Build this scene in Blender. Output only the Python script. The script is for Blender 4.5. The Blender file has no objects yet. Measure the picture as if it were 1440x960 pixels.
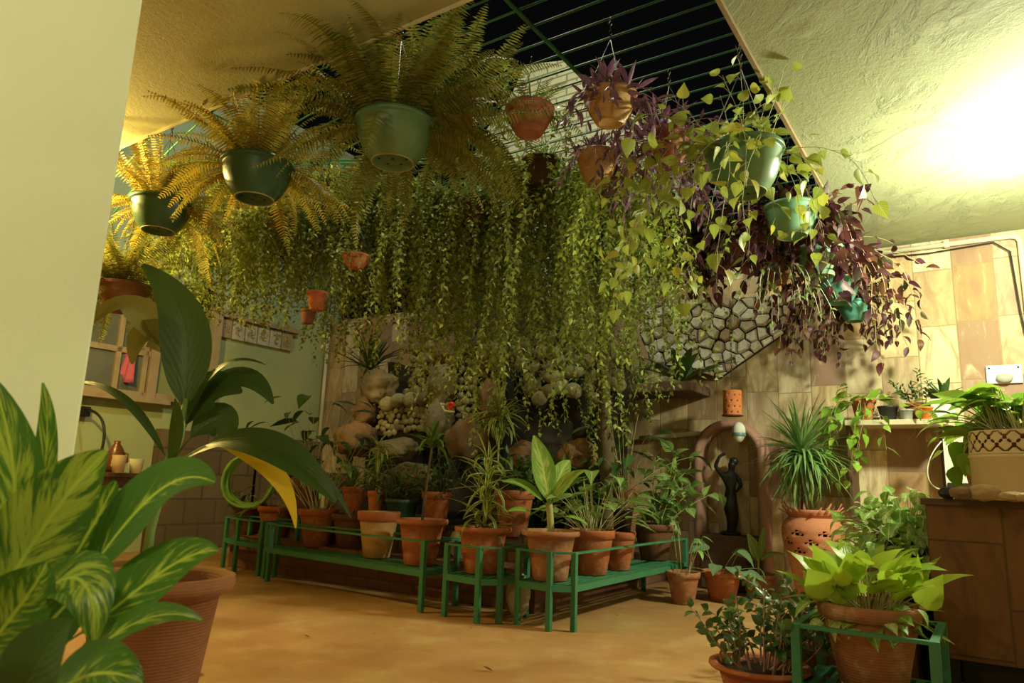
import bpy, bmesh, math, random
import numpy as np
from mathutils import Vector, Matrix, noise
PI = math.pi
SC = bpy.context.scene
COL = SC.collection

# ------------------------------------------------------------------ camera
CAM_H, FPX, TILT, ROLL = 0.95, 1000.0, math.atan(.196), math.radians(2.0)
_f = np.array([0, math.cos(TILT), math.sin(TILT)])
_r0 = np.array([1., 0, 0]); _u0 = np.array([0, -math.sin(TILT), math.cos(TILT)])
_r = _r0*math.cos(ROLL) + _u0*math.sin(ROLL)
_u = _u0*math.cos(ROLL) - _r0*math.sin(ROLL)
_c = np.array([0, 0, CAM_H])
cd = bpy.data.cameras.new('camera'); cam = bpy.data.objects.new('camera', cd); COL.objects.link(cam)
cam.matrix_world = Matrix(((_r[0], _u[0], -_f[0], 0), (_r[1], _u[1], -_f[1], 0), (_r[2], _u[2], -_f[2], CAM_H), (0, 0, 0, 1)))
cd.sensor_width = 36.0; cd.lens = 36.0*FPX/1440; cd.clip_start = .05
cd.dof.use_dof = True; cd.dof.focus_distance = 5.0; cd.dof.aperture_fstop = 4.5
SC.camera = cam
SC.view_settings.view_transform = 'Standard'; SC.view_settings.look = 'None'
SC.view_settings.gamma = 1.0; SC.view_settings.use_curve_mapping = False
SC.view_settings.exposure = 0.0

# room frame: u runs along the left wall away from us, v along the tiled back wall to the left
_A = math.radians(33.8)
UX = np.array([math.sin(_A), math.cos(_A), 0]); VX = np.array([-math.cos(_A), math.sin(_A), 0]); KX = np.array([.586, 2.517, 0])
ROOM_ROT = math.atan2(UX[1], UX[0])
def W(u, v, z): return KX + u*UX + v*VX + np.array([0, 0, z])
def UV(p): d = np.array(p) - KX; return np.array([d@UX, d@VX, p[2]])
def ray(x, y): return _f + _r*((x-720)/FPX) + _u*((480-y)/FPX)
def on(x, y, z): d = ray(x, y); return _c + d*((z-CAM_H)/d[2])
def at(x, y, Y): d = ray(x, y); return _c + d*(Y/d[1])
def onu(x, y, u): d = ray(x, y); return _c + d*((u-(_c-KX)@UX)/(d@UX))
def onv(x, y, v): d = ray(x, y); return _c + d*((v-(_c-KX)@VX)/(d@VX))
def depth(p): return float((np.array(p)-_c)@_f)

# ------------------------------------------------------------------ world, lamps' light and added fills
world = bpy.data.worlds.new('night'); SC.world = world; world.use_nodes = True
bg = world.node_tree.nodes['Background']; bg.inputs[0].default_value = (.30, .34, .30, 1); bg.inputs[1].default_value = .006
def light(name, kind, loc, power, color, size=.1, rot=None, size_y=None):
    l = bpy.data.lights.new(name, kind); l.energy = power; l.color = color
    if kind == 'AREA':
        l.size = size
        if size_y: l.shape = 'RECTANGLE'; l.size_y = size_y
    else: l.shadow_soft_size = size
    o = bpy.data.objects.new(name, l); COL.objects.link(o); o.location = loc
    if rot: o.rotation_euler = rot
    return o
LAMP_R = W(2.9, -1.5, 2.80)      # tube lamp high on the right-hand side
LAMP_L = W(-.32, 4.70, 2.92)       # warm bulb under the near slab, behind the near wall
FILL_C = W(-2.9, -.1, 2.35)         # unseen fill added behind the camera to brighten the near wall
FILL_O = W(1.8, 2.3, 6.0)           # unseen fill added above the roof opening for brick and vines
light('tube_light', 'POINT', LAMP_R, 400, (.95, 1.0, .68), .10)
light('warm_light', 'POINT', LAMP_L, 285, (1.0, .72, .20), .06)
light('near_fill', 'POINT', FILL_C, 58, (1.0, .88, .55), .12)
light('roof_fill', 'POINT', FILL_O, 350, (1.0, .98, .70), .2)

# ------------------------------------------------------------------ helpers: meshes
class MB:
    def __init__(s): s.v = []; s.q = []; s.t = []; s.uv = []; s.n = 0
    def add(s, v, quads=None, tris=None, uv=None):
        v = np.asarray(v, float).reshape(-1, 3)
        if quads is not None and len(quads): s.q.append(np.asarray(quads, int).reshape(-1, 4) + s.n)
        if tris is not None and len(tris): s.t.append(np.asarray(tris, int).reshape(-1, 3) + s.n)
        s.v.append(v); s.uv.append(np.zeros((len(v), 2)) if uv is None else np.asarray(uv, float))
        s.n += len(v); return s
    def box(s, c, d, axes=None):
        c = np.asarray(c, float); d = np.asarray(d, float)/2
        ax = np.eye(3) if axes is None else np.asarray(axes)
        P = []
        for z in (-1, 1):
            for x, y in ((-1, -1), (1, -1), (1, 1), (-1, 1)):
                P.append(c + ax[0]*d[0]*x + ax[1]*d[1]*y + ax[2]*d[2]*z)
        return s.add(P, [(3, 2, 1, 0), (4, 5, 6, 7), (0, 1, 5, 4), (1, 2, 6, 5), (2, 3, 7, 6), (3, 0, 4, 7)])
    def lathe(s, prof, seg=32, c=(0, 0, 0), skip=None, jig=0):
        c = np.asarray(c, float); a = np.arange(seg)/seg*2*PI
        V = []; m = len(prof)
        for i, (r, z) in enumerate(prof):
            V.append(np.stack([r*np.cos(a), r*np.sin(a), np.full(seg, z)], 1) + c)
        Q = []; T = []
        for i in range(m-1):
            for j in range(seg):
                k = (j+1) % seg
                a0, b0, c0, d0 = i*seg+j, i*seg+k, (i+1)*seg+k, (i+1)*seg+j
                h = skip(i, j) if skip else 0
                if h == 1: continue
                if h == 2: T.append((a0, b0, c0)); continue
                if h == 3: T.append((a0, c0, d0)); continue
                Q.append((a0, b0, c0, d0))
        uv = np.stack([np.tile(np.arange(seg)/seg, m), np.repeat(np.linspace(0, 1, m), seg)], 1)
        return s.add(np.concatenate(V), Q, T, uv)
    def tube(s, pts, rad, seg=6, cap=True):
        P = np.asarray(pts, float); n = len(P)
        R = np.full(n, rad) if np.isscalar(rad) else np.asarray(rad, float)
        T = np.gradient(P, axis=0); T /= np.linalg.norm(T, axis=1)[:, None] + 1e-12
        ref = np.array([0, 0, 1.]) if abs(T[0][2]) < .9 else np.array([1., 0, 0])
        V = []; a = np.arange(seg)/seg*2*PI
        for i in range(n):
            x = ref - T[i]*(ref@T[i]); x /= np.linalg.norm(x)+1e-12; ref = x
            y = np.cross(T[i], x)
            V.append(P[i] + R[i]*(np.cos(a)[:, None]*x + np.sin(a)[:, None]*y))
        Q = [(i*seg+j, i*seg+(j+1) % seg, (i+1)*seg+(j+1) % seg, (i+1)*seg+j) for i in range(n-1) for j in range(seg)]
        T3 = []
        V = np.concatenate(V)
        if cap:
            V = np.concatenate([V, P[:1], P[-1:]])
            T3 = [((j+1) % seg, j, n*seg) for j in range(seg)] + [((n-1)*seg+j, (n-1)*seg+(j+1) % seg, n*seg+1) for j in range(seg)]
        uv = np.zeros((len(V), 2)); uv[:n*seg, 1] = np.repeat(np.linspace(0, 1, n), seg)
        return s.add(V, Q, T3, uv)
    def prism(s, poly, z0, z1, fn=None):
        n = len(poly); V = [(x, y, z0) for x, y in poly] + [(x, y, z1) for x, y in poly]
        c0 = np.mean(np.array(poly), 0); V += [(c0[0], c0[1], z0), (c0[0], c0[1], z1)]
        if fn: V = [fn(*p) for p in V]
        Q = [(i, (i+1) % n, n+(i+1) % n, n+i) for i in range(n)]
        T = [((i+1) % n, i, 2*n) for i in range(n)] + [(n+i, n+(i+1) % n, 2*n+1) for i in range(n)]
        return s.add(V, Q, T)
    def build(s, name, mat, parent=None, smooth=True, bevel=0, solid=0):
        me = bpy.data.meshes.new(name)
        V = np.concatenate(s.v) if s.v else np.zeros((0, 3))
        Q = np.concatenate(s.q) if s.q else np.zeros((0, 4), int); T = np.concatenate(s.t) if s.t else np.zeros((0, 3), int)
        L = np.concatenate([Q.ravel(), T.ravel()])
        st = np.concatenate([np.arange(len(Q))*4, len(Q)*4 + np.arange(len(T))*3])
        me.vertices.add(len(V)); me.vertices.foreach_set('co', V.ravel())
        me.loops.add(len(L)); me.loops.foreach_set('vertex_index', L.astype(np.int32))
        me.polygons.add(len(st)); me.polygons.foreach_set('loop_start', st.astype(np.int32))
        try: me.polygons.foreach_set('loop_total', np.concatenate([np.full(len(Q), 4), np.full(len(T), 3)]).astype(np.int32))
        except Exception: pass
        uvl = me.uv_layers.new(name='UVMap')
        UVs = np.concatenate(s.uv) if s.uv else np.zeros((0, 2))
        uvl.data.foreach_set('uv', UVs[L].ravel())
        me.update(calc_edges=True); me.validate()
        me.polygons.foreach_set('use_smooth', np.full(len(me.polygons), smooth))
        o = bpy.data.objects.new(name, me); COL.objects.link(o)
        if mat: me.materials.append(mat)
        if parent: o.parent = parent
        if bevel:
            b = o.modifiers.new('Bevel', 'BEVEL'); b.width = bevel; b.segments = 2; b.limit_method = 'ANGLE'
        if solid:
            b = o.modifiers.new('Solid', 'SOLIDIFY'); b.thickness = solid; b.offset = -1
        return o

def thing(name, label, cat, loc=(0, 0, 0), group=None, rz=0):
    o = bpy.data.objects.new(name, None); COL.objects.link(o); o.empty_display_size = .05
    o.location = loc; o.rotation_euler = (0, 0, rz); o['label'] = label; o['category'] = cat
    if group: o['group'] = group
    return o
def tag(o, label, cat, group=None, kind=None):
    o['label'] = label; o['category'] = cat
    if group: o['group'] = group
    if kind: o['kind'] = kind
    return o
def struct(o): o['kind'] = 'structure'; return o

# ------------------------------------------------------------------ helpers: materials
class NT:
    def __init__(s, name):
        s.m = bpy.data.materials.new(name); s.m.use_nodes = True
        s.t = s.m.node_tree; s.t.nodes.clear(); s.out = s.n('ShaderNodeOutputMaterial')
    def n(s, t, **kw):
        x = s.t.nodes.new(t)
        for k, v in kw.items(): setattr(x, k, v)
        return x
    def l(s, a, b): s.t.links.new(a, b)
    def geo(s): return s.n('ShaderNodeNewGeometry')
    def coords(s, kind='Object', scale=(1, 1, 1), rot=(0, 0, 0)):
        c = s.n('ShaderNodeTexCoord'); m = s.n('ShaderNodeMapping'); m.inputs['Scale'].default_value = scale; m.inputs['Rotation'].default_value = rot
        s.l(c.outputs[kind], m.inputs[0]); return m.outputs[0]
    def noise(s, vec, scale, detail=4, rough=.55, dist=0):
        x = s.n('ShaderNodeTexNoise'); x.inputs['Scale'].default_value = scale; x.inputs['Detail'].default_value = detail
        x.inputs['Roughness'].default_value = rough; x.inputs['Distortion'].default_value = dist
        if vec is not None: s.l(vec, x.inputs['Vector'])
        return x.outputs['Fac']
    def ramp(s, fac, stops):
        x = s.n('ShaderNodeValToRGB'); e = x.color_ramp.elements
        while len(e) < len(stops): e.new(.5)
        for i, (p, c) in enumerate(stops):
            e[i].position = p; e[i].color = (c[0], c[1], c[2], 1) if not np.isscalar(c) else (c, c, c, 1)
        s.l(fac, x.inputs[0]); return x.outputs[0]
    def mix(s, fac, a, b, mode='MIX'):
        x = s.n('ShaderNodeMix', data_type='RGBA', blend_type=mode)
        for sock, val in ((x.inputs['Factor'], fac), (x.inputs[6], a), (x.inputs[7], b)):
            if hasattr(val, 'links') or hasattr(val, 'is_linked'): s.l(val, sock)
            elif np.isscalar(val): sock.default_value = val
            else: sock.default_value = (val[0], val[1], val[2], 1)
        return x.outputs[2]
    def math(s, op, a, b=None):
        x = s.n('ShaderNodeMath', operation=op)
        for i, val in enumerate((a, b)):
            if val is None: continue
            if np.isscalar(val): x.inputs[i].default_value = val
            else: s.l(val, x.inputs[i])
        return x.outputs[0]
    def bump(s, h, strength=.3, dist=.01, normal=None):
        x = s.n('ShaderNodeBump'); x.inputs['Strength'].default_value = strength; x.inputs['Distance'].default_value = dist
        s.l(h, x.inputs['Height'])
        if normal is not None: s.l(normal, x.inputs['Normal'])
        return x.outputs[0]
    def bsdf(s, color, rough=.7, normal=None, metal=0, spec=.4, emit=None, estr=0, alpha=None):
        b = s.n('ShaderNodeBsdfPrincipled')
        if hasattr(color, 'is_linked'): s.l(color, b.inputs['Base Color'])
        else: b.inputs['Base Color'].default_value = (*color, 1)
        if hasattr(rough, 'is_linked'): s.l(rough, b.inputs['Roughness'])
        else: b.inputs['Roughness'].default_value = rough
        b.inputs['Metallic'].default_value = metal; b.inputs['Specular IOR Level'].default_value = spec
        if normal is not None: s.l(normal, b.inputs['Normal'])
        if emit: b.inputs['Emission Color'].default_value = (*emit, 1); b.inputs['Emission Strength'].default_value = estr
        return b.outputs[0]
    def done(s, sh): s.l(sh, s.out.inputs[0]); return s.m

def mat_simple(name, col, rough=.6, var=.25, scale=8, bump=.1, metal=0, spec=.4, dirt=None):
    t = NT(name); v = t.coords('Object')
    n = t.noise(v, scale); c = t.mix(n, [x*(1-var) for x in col], [min(1, x*(1+var)) for x in col])
    if dirt is not None:
        d = t.ramp(t.noise(v, scale*.35, 6, .65), [(.5, 0), (.68, 1)]); c = t.mix(t.math('MULTIPLY', d, .7), c, dirt)
    return t.done(t.bsdf(c, rough, t.bump(t.noise(v, scale*6), bump, .004), metal, spec))

def mat_leaf(name, cols, mode=None, col2=(.6, .6, .2), rough=.4, trans=.35, scale=6, vein=0):
    """cols: tints that differ from leaf to leaf; mode: the species' own marking, laid along the leaf's UVs."""
    t = NT(name); g = t.geo(); r = g.outputs['Random Per Island']
    k = len(cols)
    c = t.ramp(r, [(i/max(1, k-1), cc) for i, cc in enumerate(cols)]) if k > 1 else None
    if c is None:
        x = t.n('ShaderNodeRGB'); x.outputs[0].default_value = (*cols[0], 1); c = x.outputs[0]
    uvn = t.n('ShaderNodeUVMap'); sep = t.n('ShaderNodeSeparateXYZ'); t.l(uvn.outputs[0], sep.inputs[0])
    side = t.math('ABSOLUTE', t.math('SUBTRACT', sep.outputs[0], .5))    # 0 at the midrib, .5 at the margin
    oc = t.coords('Object')
    if mode == 'margin':
        m = t.ramp(t.math('ADD', side, t.math('MULTIPLY', t.noise(oc, 30), .1)), [(.30, 0), (.36, 1)]); c = t.mix(m, c, col2)
    if mode == 'center':
        m = t.ramp(side, [(.05, 1), (.13, 0)]); c = t.mix(m, c, col2)
    if mode == 'blotch':
        ang = t.math('ADD', t.math('MULTIPLY', sep.outputs[1], 14), t.math('MULTIPLY', side, -9))
        cv = t.n('ShaderNodeCombineXYZ'); t.l(ang, cv.inputs[0]); t.l(t.math('MULTIPLY', sep.outputs[0], 3), cv.inputs[1]); t.l(t.math('MULTIPLY', r, 30), cv.inputs[2])
        n = t.noise(cv.outputs[0], 1.1, 5, .6, .6)
        n2 = t.math('ADD', n, t.math('MULTIPLY', t.math('SUBTRACT', .22, side), .32))
        n3 = t.math('ADD', n2, t.math('MULTIPLY', t.math('SUBTRACT', r, .5), .28))
        c = t.mix(t.ramp(n3, [(.50, 0), (.64, 1)]), c, col2)
        c = t.mix(t.ramp(side, [(.012, 1), (.04, 0)]), c, [min(1, x*1.25) for x in col2])
    if mode == 'streak':
        cv = t.n('ShaderNodeCombineXYZ'); t.l(t.math('MULTIPLY', side, 40), cv.inputs[0]); t.l(sep.outputs[1], cv.inputs[1]); t.l(r, cv.inputs[2])
        c = t.mix(t.ramp(t.noise(cv.outputs[0], 1.2, 3), [(.45, 0), (.6, 1)]), c, col2)
    if mode == 'veins':
        w = t.math('SINE', t.math('ADD', t.math('MULTIPLY', sep.outputs[1], 44), t.math('MULTIPLY', side, -34)))
        m = t.ramp(w, [(.55, 0), (.95, 1)]); mm = t.math('MAXIMUM', m, t.ramp(side, [(.03, 1), (.07, 0)])); c = t.mix(t.math('MULTIPLY', mm, .75), c, col2)
    if mode == 'burn':
        m = t.ramp(t.math('ADD', sep.outputs[1], t.math('MULTIPLY', t.noise(oc, 9), .25)), [(1.06, 0), (1.13, 1)]); c = t.mix(m, c, col2)
    w = t.math('SINE', t.math('ADD', t.math('MULTIPLY', sep.outputs[1], 60), t.math('MULTIPLY', side, -50)))
    h = t.math('ADD', t.math('MULTIPLY', w, .25), t.ramp(side, [(.0, 0), (.05, 1)]))
    nb = t.bump(h, .25, .003)
    p = t.bsdf(c, rough, nb, 0, .35)
    tr = t.n('ShaderNodeBsdfTranslucent'); t.l(c, tr.inputs[0])
    ms = t.n('ShaderNodeMixShader'); ms.inputs[0].default_value = trans; t.l(p, ms.inputs[1]); t.l(tr.outputs[0], ms.inputs[2])
    return t.done(ms.outputs[0])

def mat_terra(name, col, stain=(.55, .42, .30), amt=.45, low=None):
    t = NT(name); v = t.coords('Object')
    c = t.mix(t.noise(v, 5, 5), [x*.72 for x in col], [min(1, x*1.18) for x in col])
    c = t.mix(t.math('MULTIPLY', t.ramp(t.noise(v, 9, 8, .7), [(.52, 0), (.7, 1)]), amt), c, stain)
    c = t.mix(t.math('MULTIPLY', t.ramp(t.noise(v, 3.1, 6, .65), [(.55, 0), (.72, 1)]), .55), c, [x*.35 for x in col])
    h = t.n('ShaderNodeTexWave', wave_type='BANDS', bands_direction='Z'); h.inputs['Scale'].default_value = 28; h.inputs['Distortion'].default_value = 1.5; t.l(v, h.inputs['Vector'])
    return t.done(t.bsdf(c, .82, t.bump(t.math('ADD', h.outputs['Fac'], t.math('MULTIPLY', t.noise(v, 70), 1.4)), .22, .004), 0, .25))

M = {}
M['terra'] = mat_terra('terracotta', (.44, .135, .055))
M['terra_old'] = mat_terra('terracotta_weathered', (.36, .15, .075), (.55, .42, .30), .7)
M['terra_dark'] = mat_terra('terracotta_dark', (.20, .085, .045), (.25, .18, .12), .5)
M['terra_pale'] = mat_terra('terracotta_pale', (.58, .32, .13), (.75, .55, .30), .5)
M['terra_big'] = mat_terra('terracotta_big', (.27, .105, .045), (.36, .2, .1), .3)
M['terra_pink'] = mat_terra('terracotta_pink', (.50, .19, .11), (.5, .3, .2), .25)
M['lantern'] = mat_terra('terracotta_lantern', (.62, .20, .07), (.7, .4, .2), .25)
M['orange'] = mat_simple('orange_plastic', (.72, .19, .02), .45, .08)
M['green_pot'] = mat_simple('green_plastic', (.105, .215, .105), .38, .10, 5, .04, dirt=(.22, .26, .13))
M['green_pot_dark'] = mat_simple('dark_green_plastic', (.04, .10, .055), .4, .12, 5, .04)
M['teal_pot'] = mat_simple('teal_plastic', (.075, .30, .23), .4, .10, 5, .04, dirt=(.2, .38, .28))
M['mint_pot'] = mat_simple('mint_plastic', (.17, .36, .22), .4, .10, 5, .04, dirt=(.3, .4, .25))
M['foot_ring'] = mat_simple('worn_pale_plastic', (.34, .31, .16), .6, .2, 9, .1)
M['black_pot'] = mat_simple('black_plastic', (.018, .018, .018), .45, .2)
M['grey_pot'] = mat_simple('grey_cement', (.36, .36, .32), .8, .15)
M['white_pot'] = mat_simple('white_ceramic', (.75, .73, .66), .35, .04)
M['cream'] = mat_simple('cream_metal', (.66, .50, .34), .55, .05)
M['coir'] = mat_simple('coir_fibre', (.10, .055, .025), .95, .4, 30, .6)
M['soil'] = mat_simple('potting_soil', (.040, .024, .014), .95, .45, 40, .8)
M['stand'] = mat_simple('green_paint', (.042, .185, .095), .5, .18, 6, .15, dirt=(.05, .10, .06))
M['wood'] = mat_simple('dark_wood', (.10, .05, .025), .65, .3, 6, .2)
M['frame_wood'] = mat_simple('weathered_painted_wood', (.36, .28, .18), .75, .2, 7, .3, dirt=(.22, .15, .09))
M['chain'] = mat_simple('rusty_chain', (.10, .085, .06), .5, .3, 20, .2, .7)
M['pipe'] = mat_simple('painted_pipe', (.62, .58, .40), .55, .08)
M['black'] = mat_simple('black_rubber', (.012, .012, .012), .5, .2)
M['bronze'] = mat_simple('dark_bronze', (.022, .021, .02), .45, .3, 10, .2, .35)
M['white'] = mat_simple('white_paint', (.72, .70, .62), .5, .04)
M['pink_cloth'] = mat_simple('pink_cloth', (.58, .13, .24), .9, .1)
M['red'] = mat_simple('red_glaze', (.70, .035, .02), .3, .08)
M['yellow_glaze'] = mat_simple('yellow_glaze', (.75, .60, .22), .4, .1)
M['plinth'] = mat_simple('dark_plinth_stone', (.13, .075, .05), .85, .25, 6, .5)
M['green_stem'] = mat_simple('green_stem', (.16, .24, .06), .5, .2, 14, .1)
M['hose'] = mat_simple('green_hose', (.22, .42, .07), .45, .08)
M['boulder'] = mat_simple('fountain_boulder', (.22, .17, .095), .9, .35, 7, 1.0, dirt=(.32, .27, .16))
M['boulder_red'] = mat_simple('red_boulder', (.22, .12, .06), .9, .35, 8, 1.0, dirt=(.12, .09, .05))
M['stone_tan'] = mat_simple('tan_stone', (.40, .26, .14), .85, .25, 6, .5)
M['cream_stone'] = mat_simple('cream_stone', (.42, .36, .22), .9, .25, 6, .6)
M['brown_glaze'] = mat_simple('brown_glaze', (.11, .035, .018), .35, .2)
M['bark'] = mat_simple('brown_bark', (.10, .072, .036), .9, .35, 18, .7)
M['cane'] = mat_simple('pale_cane', (.36, .34, .13), .6, .25, 14, .3)
M['vine_stem'] = mat_simple('vine_stem', (.40, .36, .16), .6, .2, 14, .1)
M['purple_stem'] = mat_simple('purple_stem', (.42, .24, .22), .6, .2, 14, .1)
def mat_pebble(name, a, b, c):
    t = NT(name); r = t.geo().outputs['Random Per Island']; v = t.coords('Object')
    col = t.ramp(r, [(0, a), (.5, b), (1, c)]); col = t.mix(t.math('MULTIPLY', t.ramp(t.noise(v, 16, 6, .7), [(.42, 0), (.7, 1)]), .6), col, [x*.45 for x in b])
    return t.done(t.bsdf(col, .8, t.bump(t.noise(v, 40, 5), .35, .006), 0, .3))
M['pebble'] = mat_pebble('river_pebbles', (.16, .12, .06), (.30, .25, .13), (.42, .37, .21))
M['crazy'] = mat_pebble('pale_rubble_stones', (.40, .27, .15), (.78, .74, .60), (.86, .83, .72))
M['pale_stem'] = mat_simple('pale_wiry_stem', (.72, .68, .48), .6, .15, 14, .1)
M['slate'] = mat_pebble('slate_layers', (.10, .09, .07), (.20, .18, .13), (.30, .27, .19))
M['mortar'] = mat_simple('dark_mortar', (.032, .025, .016), .95, .35, 12, .8)

# ------------------------------------------------------------------ leaves
def tpl(prof, bend=.4, fold=.25, wave=0):
    """unit leaf: x across (widths), y along and z up (lengths), fold (widths); bent down along its length by `bend` radians."""
    V = []; U = []; rows = []
    for i, (t, w) in enumerate(prof):
        a = bend*t
        y = math.sin(a)/bend if abs(bend) > 1e-3 else t
        z = -(1-math.cos(a))/bend if abs(bend) > 1e-3 else 0
        if w <= 1e-6:
            rows.append((len(V),)); V.append((0, y, z, 0)); U.append((.5, t))
        else:
            k = len(V); rows.append((k, k+1, k+2)); h = fold*w + wave*math.sin(t*17)
            V += [(-w, y, z, h), (0, y, z, 0), (w, y, z, h)]; U += [(0, t), (.5, t), (1, t)]
    Q = []; T = []
    for a, b in zip(rows, rows[1:]):
        if len(a) == 3 and len(b) == 3: Q += [(a[0], a[1], b[1], b[0]), (a[1], a[2], b[2], b[1])]
        elif len(a) == 1 and len(b) == 3: T += [(a[0], b[1], b[0]), (a[0], b[2], b[1])]
        elif len(a) == 3: T += [(a[0], a[1], b[0]), (a[1], a[2], b[0])]
    return np.array(V, float), np.array(Q, int).reshape(-1, 4), np.array(T, int).reshape(-1, 3), np.array(U, float)
OV = [(0, 0), (.2, .36), (.45, .5), (.7, .36), (1, 0)]
OVS = [(0, 0), (.38, .5), (1, 0)]
HEART = [(-.10, .22), (.04, .44), (.22, .52), (.45, .42), (.72, .2), (1, 0)]
LAN = [(0, .18), (.2, .42), (.42, .5), (.7, .34), (1, 0)]
STR = [(0, .32), (.15, .46), (.4, .5), (.65, .40), (.85, .22), (1, 0)]
PIN = [(0, .36), (.5, .34), (1, 0)]
T_PIN = tpl(PIN, .5, .15); T_OVS = tpl(OVS, .5, .3)
T_OV = [tpl(OV, b, .3) for b in (.2, .6, 1.1)]
T_HEART = [tpl(HEART, b, .22) for b in (.25, .6, 1.0)]
T_LAN = [tpl(LAN, b, .35) for b in (.3, .8, 1.3)]
T_STR = [tpl(STR, b, .45) for b in (.3, .9, 1.6, 2.3)]

def nrm(a): a = np.asarray(a, float); return a/(np.linalg.norm(a, axis=-1, keepdims=True)+1e-9)
def cloud(mb, P, D, N, L, Wd, T):
    P = np.asarray(P, float).reshape(-1, 3); n = len(P)
    if n == 0: return
    D = nrm(np.broadcast_to(D, (n, 3))); N = np.broadcast_to(np.asarray(N, float), (n, 3))
    S = np.cross(D, N); bad = np.linalg.norm(S, axis=1) < 1e-4; S = np.where(bad[:, None], np.array([1., 0, 0]), S); S = nrm(S); N = np.cross(S, D)
    L = np.broadcast_to(L, (n,)); Wd = np.broadcast_to(Wd, (n,))
    V, Q, Tr, U = T; k = len(V)
    X = (P[:, None] + V[None, :, 0:1]*Wd[:, None, None]*S[:, None] + V[None, :, 1:2]*L[:, None, None]*D[:, None] + (V[None, :, 2:3]*L[:, None, None] + V[None, :, 3:4]*Wd[:, None, None])*N[:, None])
    off = (np.arange(n)*k)[:, None, None]
    mb.add(X.reshape(-1, 3), (Q[None]+off).reshape(-1, 4), (Tr[None]+off).reshape(-1, 3), np.tile(U, (n, 1)))
def clouds(mb, rng, P, D, N, L, Wd, Ts):
    P = np.asarray(P, float).reshape(-1, 3); n = len(P); k = rng.integers(0, len(Ts), n)
    D = np.broadcast_to(D, (n, 3)); N = np.broadcast_to(np.asarray(N, float), (n, 3)); L = np.broadcast_to(L, (n,)); Wd = np.broadcast_to(Wd, (n,))
    for i, T in enumerate(Ts):
        m = k == i; cloud(mb, P[m], D[m], N[m], L[m], Wd[m], T)
def sph(az, el): az, el = np.broadcast_arrays(np.asarray(az, float), np.asarray(el, float)); return np.stack([np.cos(az)*np.cos(el), np.sin(az)*np.cos(el), np.sin(el)], -1)
UP = np.array([0, 0, 1.])
def bez(P, n):
    P = np.asarray(P, float); t = np.linspace(0, 1, n)[:, None]
    if len(P) == 2: return P[0]*(1-t)+P[1]*t
    if len(P) == 3: return P[0]*(1-t)**2+2*P[1]*t*(1-t)+P[2]*t**2
    return P[0]*(1-t)**3+3*P[1]*t*(1-t)**2+3*P[2]*t**2*(1-t)+P[3]*t**3
def big_leaf(mb, pts, width, face, prof=None, n=16, fold=.18, petiole=0, wave=.0, rng=None, cross=3):
    """a long leaf whose midrib follows the curve; `face` is roughly where its upper side looks."""
    C = bez(pts, n); T = nrm(np.gradient(C, axis=0)); face = np.asarray(face, float)
    V = []; U = []; m = 2*cross+1
    for i in range(n):
        t = i/(n-1)
        tt = 0 if t < petiole else (t-petiole)/(1-petiole)
        w = (math.sin(PI*min(1, tt**.85*.97+.015))**.8 if tt > 0 else .04) if prof is None else prof(t)
        w = max(w*width/2, width*.02); S = nrm(np.cross(T[i], face)); N = np.cross(S, T[i])
        for j in range(-cross, cross+1):
            x = j/cross
            V.append(C[i] + S*w*x + N*(fold*w*abs(x)**1.3 + wave*w*math.sin(t*13+x*2)*abs(x))); U.append((.5+.5*x, t))
    Q = [(i*m+j, i*m+j+1, (i+1)*m+j+1, (i+1)*m+j) for i in range(n-1) for j in range(m-1)]
    mb.add(V, Q, None, U)

# leaf materials
M['fern'] = mat_leaf('fern_green_gold', [(.13, .16, .025), (.22, .22, .035), (.30, .24, .04), (.10, .15, .025)], rough=.5, trans=.4)
M['fern_lamplit'] = mat_leaf('fern_lamplit', [(.34, .30, .04), (.46, .34, .04), (.30, .30, .05), (.42, .25, .03)], rough=.5, trans=.4)  # warm lamplight put into the fronds' golden colour
M['vine'] = mat_leaf('trailing_vine_leaf', [(.20, .27, .05), (.34, .42, .08), (.15, .21, .04), (.52, .56, .17)], rough=.42, trans=.3)
M['vine_light'] = mat_leaf('light_trailing_vine_leaf', [(.40, .52, .08), (.54, .64, .12), (.32, .44, .07)], rough=.42, trans=.3)
M['purple'] = mat_leaf('purple_leaf', [(.10, .018, .055), (.17, .04, .10), (.055, .016, .035), (.12, .05, .035)], 'streak', (.34, .20, .28), rough=.35, trans=.25)
M['maroon'] = mat_leaf('maroon_leaf', [(.060, .016, .022), (.11, .030, .026), (.045, .014, .026), (.15, .06, .028), (.075, .02, .045), (.10, .11, .035)], rough=.4, trans=.35)
M['heart'] = mat_leaf('heart_leaf_yellow_green', [(.30, .38, .05), (.42, .45, .06), (.22, .30, .05), (.62, .50, .04)], 'veins', (.45, .50, .14), rough=.4, trans=.4)
M['pothos'] = mat_leaf('pothos_leaf', [(.17, .34, .035), (.28, .46, .05), (.40, .55, .07)], rough=.32, trans=.35)
M['lime'] = mat_leaf('lime_leaf', [(.36, .52, .04), (.50, .64, .06), (.28, .44, .05)], rough=.35, trans=.4)
M['marble'] = mat_leaf('marbled_leaf', [(.20, .36, .06), (.28, .44, .08)], 'blotch', (.66, .70, .38), rough=.35, trans=.35)
M['cream_vein'] = mat_leaf('pale_veined_leaf', [(.15, .30, .05), (.22, .38, .07)], 'veins', (.60, .68, .36), rough=.38, trans=.35)
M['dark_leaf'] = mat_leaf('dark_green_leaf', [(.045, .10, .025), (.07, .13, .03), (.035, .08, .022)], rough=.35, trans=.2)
M['grey_leaf'] = mat_leaf('grey_green_leaf', [(.11, .20, .09), (.15, .25, .12)], 'veins', (.22, .32, .18), rough=.5, trans=.2)
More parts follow.
